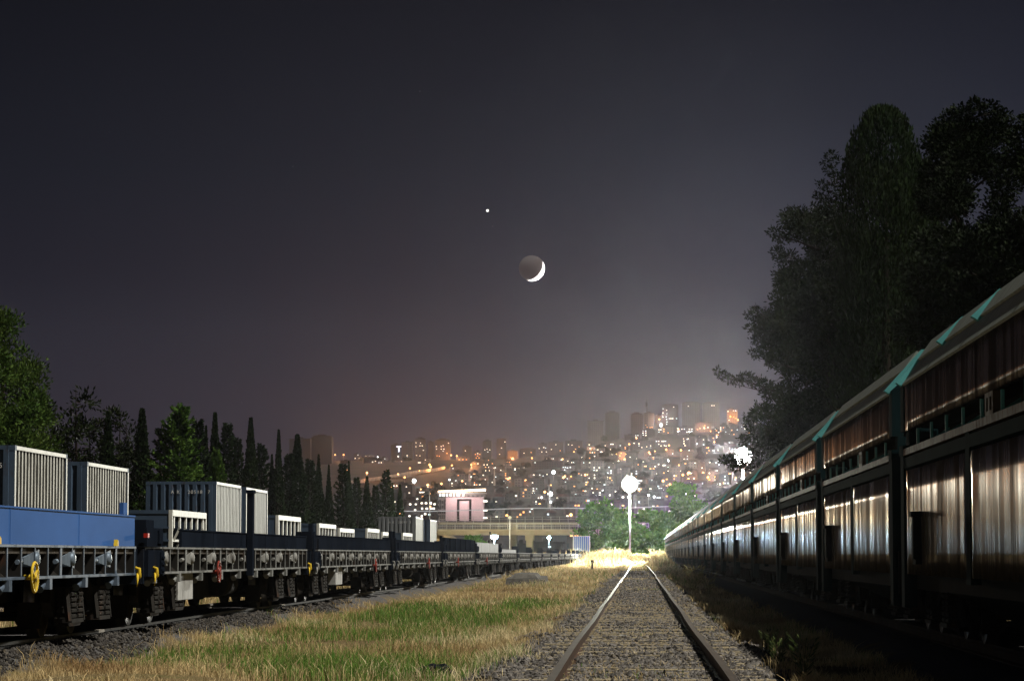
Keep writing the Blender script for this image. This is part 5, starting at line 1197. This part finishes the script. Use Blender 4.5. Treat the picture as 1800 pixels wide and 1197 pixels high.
for li, (x, y, c) in enumerate(SL):
    q = hp(x, min(y+13, 914)); Zl = q.y-4
    near = [fc for fc in FACES if fc[0]-5 < x < fc[1]+5 and fc[2]-4 < y < fc[3]+3]
    if near: Zl = min(near, key=lambda fc: abs(x-(fc[0]+fc[1])/2)+abs(y-(fc[2]+fc[3])/2))[4]-7
    p = at(x, y, Zl)
    if 600 < x < 835 and 815 < y < 834: p = on_wall(x, y)-Vector((0, 8, 0))
    r = {'o':1.15,'b':1.9,'W':2.4,'C':2.2,'c':.9,'w':.85,'p':.7}[c]; key = 'o' if c in 'obp' else 'c'
    t = thing('street_lamp', 'x', 'street lamp', tuple(p), 0, 'street lamps on the hillside')
    if (key, r) not in gl_me: gl_me[(key, r)] = MB().lathe([(0,-r)]+[(r*math.cos(a), r*math.sin(a)) for a in np.linspace(-1.3,1.3,7)]+[(0,r)], (0,0,0), 'Z', 12).mesh('globe', M['glass_orange' if key == 'o' else 'glass_pale'])
    link('globe', gl_me[(key, r)], t); o = link('pole', poleme, t, (0, .2, -.9*r))
    if c in 'obWC' and li < 72: lamp('street_light', 'POINT', tuple(p+Vector((0, -3.5, .5))), {'o':38000,'b':80000,'W':40000,'C':40000}[c]*(2.5 if 600 < x < 835 and 815 < y < 834 else 1), (1., .40, .12) if key == 'o' else (.85, .97, 1.), 1.2)
    zz = 'along the lit road' if 600 < x < 835 and 815 < y < 833 else ('by the letter T' if x < 765 else 'around the pink block' if x < 860 else 'near the minaret' if x < 985 else 'past the minaret' if x < 1065 else 'behind the floodlight' if x < 1150 else 'under the tower blocks' if x < 1235 else 'beside the pine')
    lb = f"{'large ' if c in 'bWC' else 'small '}{'orange' if key == 'o' else 'white'} street lamp {'high' if y < 815 else 'low'} on the slope {zz}"
    lamp_labels.setdefault(lb, []).append((x, t))
for lb, items in lamp_labels.items():
    items.sort(key=lambda q: q[0])
    for i, (x, t) in enumerate(items): t['label'] = lb if len(items) == 1 else f"{ordn[i]} {lb}"
# ------------------------------------------------------------------ road bridge and what stands around it
def deckbridge(name, label, Z, x0, x1, y_rail, y_deck, y_bot, w_, piers, dz_slope=0., beam=True, lit=False):
    a = at(x0, y_deck, Z); b = at(x1, y_deck, Z); k = Z/F
    t = thing(name, label, 'bridge', (a.x, Z, a.z)); L = b.x-a.x; dz = b.z-a.z
    def slab(z0, z1, y0, y1, m, nm):
        return MB().hexa([(0,y0,z0),(L,y0,z0+dz),(L,y1,z0+dz),(0,y1,z0),(0,y0,z1),(L,y0,z1+dz),(L,y1,z1+dz),(0,y1,z1)]).build(nm, M[m], t)
    hr_ = (y_deck-y_rail)*k; hb = (y_bot-y_deck)*k
    slab(-.38, 0, 0, w_, 'concrete', 'deck')
    if beam: slab(-hb, -.385, .7, w_-.7, 'concrete', 'girder')
    n = int(L/(15*k)); 
    for i in range(n+1):
        u = i/n; MB().box(-.05, .05, -.05, .05, 0, hr_).build('railing_post', M['pole'], t, (u*L, .12, u*dz))
    mb = MB()
    for z in (hr_, hr_*.55): mb.bar((0,.12,z),(L,.12,dz+z), .06, .07)
    mb.build('hand_rail', M['pole'], t)
    if beam:
        m_ = int(L/.35); mb = MB()
        for i in range(m_): u = i/m_; mb.box(u*L, u*L+.04, .14, .17, u*dz+.04, u*dz+hr_-.05)
        mb.build('railing_bars', M['pole'], t)
    for (x, wpx, yb) in piers:
        p = at(x, y_bot, Z); q = at(x, yb, Z); hw_ = wpx*k/2
        mb = MB().box(-hw_, hw_, 1.2, w_-1.2, q.z-p.z-1, -1.1); mb.box(-hw_*1.35, hw_*1.35, .9, w_-.9, -1.1, -.01)
        mb.build('pier', M['concrete'], t, (p.x-a.x, 0, p.z-a.z))
    return t
deckbridge('road_bridge', 'concrete road bridge with white railings crossing over the tracks', 600, 769, 1140, 919.5, 930, 940, 9, [(930, 11, 974), (1062, 11, 976)])
deckbridge('road_bridge', 'higher road deck with thin railing running behind the lower bridge', 640, 772, 1135, 908, 918, 922, 9, [(902, 9, 974)], 0, False)
# embankment carrying the left end of the bridge
V = []; ex = np.linspace(700, 836, 15); ez = np.linspace(596, 660, 6)
for Z in ez:
    for x in ex:
        top = 934; f = min(1, max(0, (832-x)/62)); y = top+(1-f)*44 if x > 770 else top
        p = at(x, y, 612); V.append((p.x, Z-6 if Z > 600 else Z-8, p.z-(.0 if Z > 600 else max(0, p.z+.3)*.9)+.25*math.sin(x*.7+Z)))
nx = len(ex); i0 = (np.arange(len(ez)-1)[:, None]*nx + np.arange(nx-1)[None]).ravel()
tag(link('embankment', np_mesh('embankment', np.array(V), np.stack([i0, i0+1, i0+nx+1, i0+nx], 1), paint('dry_bank', (.24, .17, .08), .95, 0, .4, .3, (.09, .07, .035), .45, .5, (1,1,1)), smooth=True)), kind='structure')
# pale overhead cable along the street behind the bridge, with its poles
t = thing('overhead_cable', 'long pale overhead cable strung level above the bridge', 'cable', (0, 760, 0))
pts = [at(x, 898-9.5*(x-700)/580+1.2*math.sin((x-700)/48.), 760) for x in range(640, 1300, 10)]
mb = MB().tube([(p.x, 0, p.z) for p in pts], .14, 6); mb.build('cable', M.setdefault('cable_glow', emit('glow_painted_cable', (.85, .85, .86), .45)), t)  # glow put into the cable in place of light falling on it
for i, (x, lab) in enumerate(((755, 'slim pale pole under the cable beside the last cypress'), (1063, 'slim pale pole under the cable above the green trees'), (1262, 'slim pale pole under the cable behind the hopper train'))):
    p = at(x, 872 if i == 0 else 884, 762); tag(MB().tube([(0,0,-.5),(0,0,p.z+1)], .11, 6).lathe([(.0,0),(.35,.1),(.0,.4)], (0,0,p.z+1), 'Z', 8).build('cable_pole', M['pole'], None, (p.x, 762, -.5)), lab, 'pole', 'poles carrying the overhead cable')
# poles by the siding
def pole(x, yt, Z, m, label, head=None):
    p = at(x, yt, Z); t = thing('lamp_post' if head else 'trackside_pole', label, 'lamp post' if head else 'pole', (p.x, Z, -.2))
    MB().tube([(0,0,0),(0,0,p.z+.2)], [.10,.07], 8).build('pole', M[m], t)
    if head: MB().lathe([(0,-.35),(.28,-.22),(.40,0),(.28,.22),(0,.35)], (0,0,p.z+.4), 'Z', 14).build('lamp_globe', M[head], t)
    else: MB().box(-.12, .12, -.12, .12, p.z+.05, p.z+.3).build('cap', M[m], t)
pole(861.5, 936, 330, 'darkpole', 'dark pole rising between the flat wagons, before the bridge')
pole(896, 911, 584, 'pole', 'slim lamp post with a round pale globe in front of the bridge', 'paleglobe' if M.setdefault('paleglobe', emit('warm_globe', (1., .93, .66), .75)) else '')
p = at(896, 911, 576); lamp('globe_light', 'POINT', (p.x, 576, p.z), 15000, (1., .88, .55), .5)
pole(987, 953, 420, 'darkpole', 'thin dark pole near the striped container at the siding end')
pole(1041, 986, 240, 'darkpole', 'short dark stake in the grass beside the dead branch')
# low buildings seen under the bridge
for (x0, x1, yt, yb, Z, wl, lit, lab) in ((996, 1024, 938, 972, 690, 'brown', [(.3,.1,'o'),(.6,.1,'o'),(.8,.12,'o')], 'low brown shed lit orange under the bridge, above the striped container'),
  (905, 925, 958, 974, 720, 'dark', [], 'low dark shed seen under the bridge left of the pier'), (936, 990, 955, 974, 740, 'dark', [(.55,.3,'c')], 'long dark shed seen under the bridge right of the pier'), (845, 880, 958, 974, 760, 'dark', [], 'dark shed beneath the blue white lamp under the bridge')):
    t = building('shed', 'shed', 'sheds beyond the bridge', x0, x1, yt, yb, wl, 'flat', lit, Zf=Z, wsz=(.7, .35)); t['label'] = lab

# ------------------------------------------------------------------ floodlight masts
def mast(name, label, x, y, Z, base_z, n, power, colr, glassm, size=(.8, .55), soft=.55, rows=None, tilt=.35, light_dx=0., group=None):
    p = at(x, y, Z); t = thing(name, label, 'floodlight', (p.x, Z, base_z), 0, group); h = p.z-base_z
    MB().tube([(0,0,0),(0,0,h*.5),(0,0,h+.2)], [.13,.11,.08], 10).build('pole', M['pole'], t)
    MB().box(-.22, .22, -.22, .22, -.3, .25).build('foot', M['concrete'], t)
    rad = size[0]
    MB().bar((-rad*.9, .45, h), (rad*.9, .45, h), .1, .1).bar((0, .45, h-rad), (0, .45, h+rad*.5), .1, .1).build('bracket', M['pole'], t)
    hd = MB().lathe([(0,.42),(rad*.45,.40),(rad*.9,.14),(rad*1.03,.0),(rad*1.03,-.06),(rad*.98,-.06)], (0,0,0), 'Y', 32).build('floodlight_head', M['housing'], t, (0, -.05, h))
    hd.rotation_euler = (tilt*.25, 0, 0)
    MB().lathe([(rad*.98,-.05),(rad*.8,-.14),(rad*.45,-.22),(0,-.25)], (0,0,0), 'Y', 32).build('lens', M[glassm], hd)
    lamp('flood_light', 'POINT', (p.x+light_dx, Z-1.3, p.z), power, colr, soft); return t
mast('floodlight_mast', 'tall mast with a blazing round white floodlight at the end of the empty track', 1107, 851, 380, .55, 6, 155000, (.96, 1., .84), 'glass_white', (1.02, 1.02), 1.0)
mast('floodlight_mast', 'mast with a glaring floodlight half hidden behind the pine branches', 1306, 803, 300, -.2, 6, 300000, (1., .98, .88), 'glass_white', (.95, .95), 1.0)
mast('floodlight_mast', 'small mast with a blue white light shining under the bridge', 869, 942, 690, -.3, 1, 30000, (.50, .78, 1.), 'glass_blue', (.85, .85), .6)
mast('floodlight_mast', 'thin mast with a small blue lamp under the bridge, nearer the pier', 965, 945, 700, -.3, 1, 2500, (.55, .78, 1.), 'glass_blue', (.45, .45), .3)

# ------------------------------------------------------------------ moon, planet, stars
DM = 9000.
mp = at(934.5, 471.5, DM); mr_ = 22.6*DM/F
moonm = paint('moon_dust', (.040, .038, .038), 1., 0, .2, .03, (.028, .027, .028), .45, .02, (1,1,1), 0, 0)
_b = [n for n in moonm.node_tree.nodes if n.type == 'BSDF_PRINCIPLED'][0]; _b.inputs['Emission Color'].default_value = (.060, .050, .050, 1); _b.inputs['Emission Strength'].default_value = .8   # earthshine
import bmesh
bm = bmesh.new(); bmesh.ops.create_uvsphere(bm, u_segments=64, v_segments=40, radius=mr_); me = bpy.data.meshes.new('moon'); bm.to_mesh(me); bm.free(); me.polygons.foreach_set('use_smooth', [True]*len(me.polygons)); me.materials.append(moonm)
tag(link('moon', me, None, mp), 'thin crescent moon with its dark side faintly visible', 'moon')
away = (mp-cam.location).normalized(); right = RM @ Vector((1, 0, 0)); upv = RM @ Vector((0, 1, 0))
dirl = (away*.58 + right*.63 - upv*.52).normalized()
sl_ = lamp('sunlight_on_the_moon', 'SPOT', mp+dirl*mr_*6, 3.2e9, (1., .97, .92)); sl_.data.spot_size = R(24); sl_.data.spot_blend = .1; sl_.data.shadow_soft_size = 0.
sl_.rotation_euler = dirl.to_track_quat('Z', 'Y').to_euler()
def star(x, y, r_px, st, colr, label, name='star'):
    p = at(x, y, DM+200); r = r_px*DM/F; bm = bmesh.new(); bmesh.ops.create_icosphere(bm, subdivisions=2, radius=r); me = bpy.data.meshes.new(name); bm.to_mesh(me); bm.free()
    me.materials.append(emit(name+'_light', colr, st)); return tag(link(name, me, None, p), label, name, 'faint stars' if name == 'star' else None)
star(857, 370.5, 2.5, 2.2, (1., .93, .85), 'bright planet shining above the crescent moon', 'planet')
for (x, y, s, lab) in ((738,161,.22,'faint star high in the middle of the sky'),(515,293,.20,'faint star in the sky above the cypress row'),(192,233,.10,'very faint star at the upper left of the sky'),(866,398,.16,'tiny star just under the bright planet'),(1319,95,.12,'very faint star high over the dark trees'),(425,707,.12,'tiny star low over the thin cypress spires')):
    star(x, y, 1.0, s, (.9, .92, 1.), lab)

# ------------------------------------------------------------------ the hazy night air
hm = bpy.data.materials.new('night_haze'); hm.use_nodes = True; nt = hm.node_tree; nt.nodes.clear()
o = nt.nodes.new('ShaderNodeOutputMaterial'); pv = nt.nodes.new('ShaderNodeVolumePrincipled'); pv.inputs['Color'].default_value = (.80, .81, .90, 1); pv.inputs['Density'].default_value = HAZE; pv.inputs['Anisotropy'].default_value = .90
nt.links.new(pv.outputs[0], o.inputs['Volume'])
tag(MB().box(-1700, 1700, -80, 5200, -70, 420).build('haze', hm), kind='stuff')
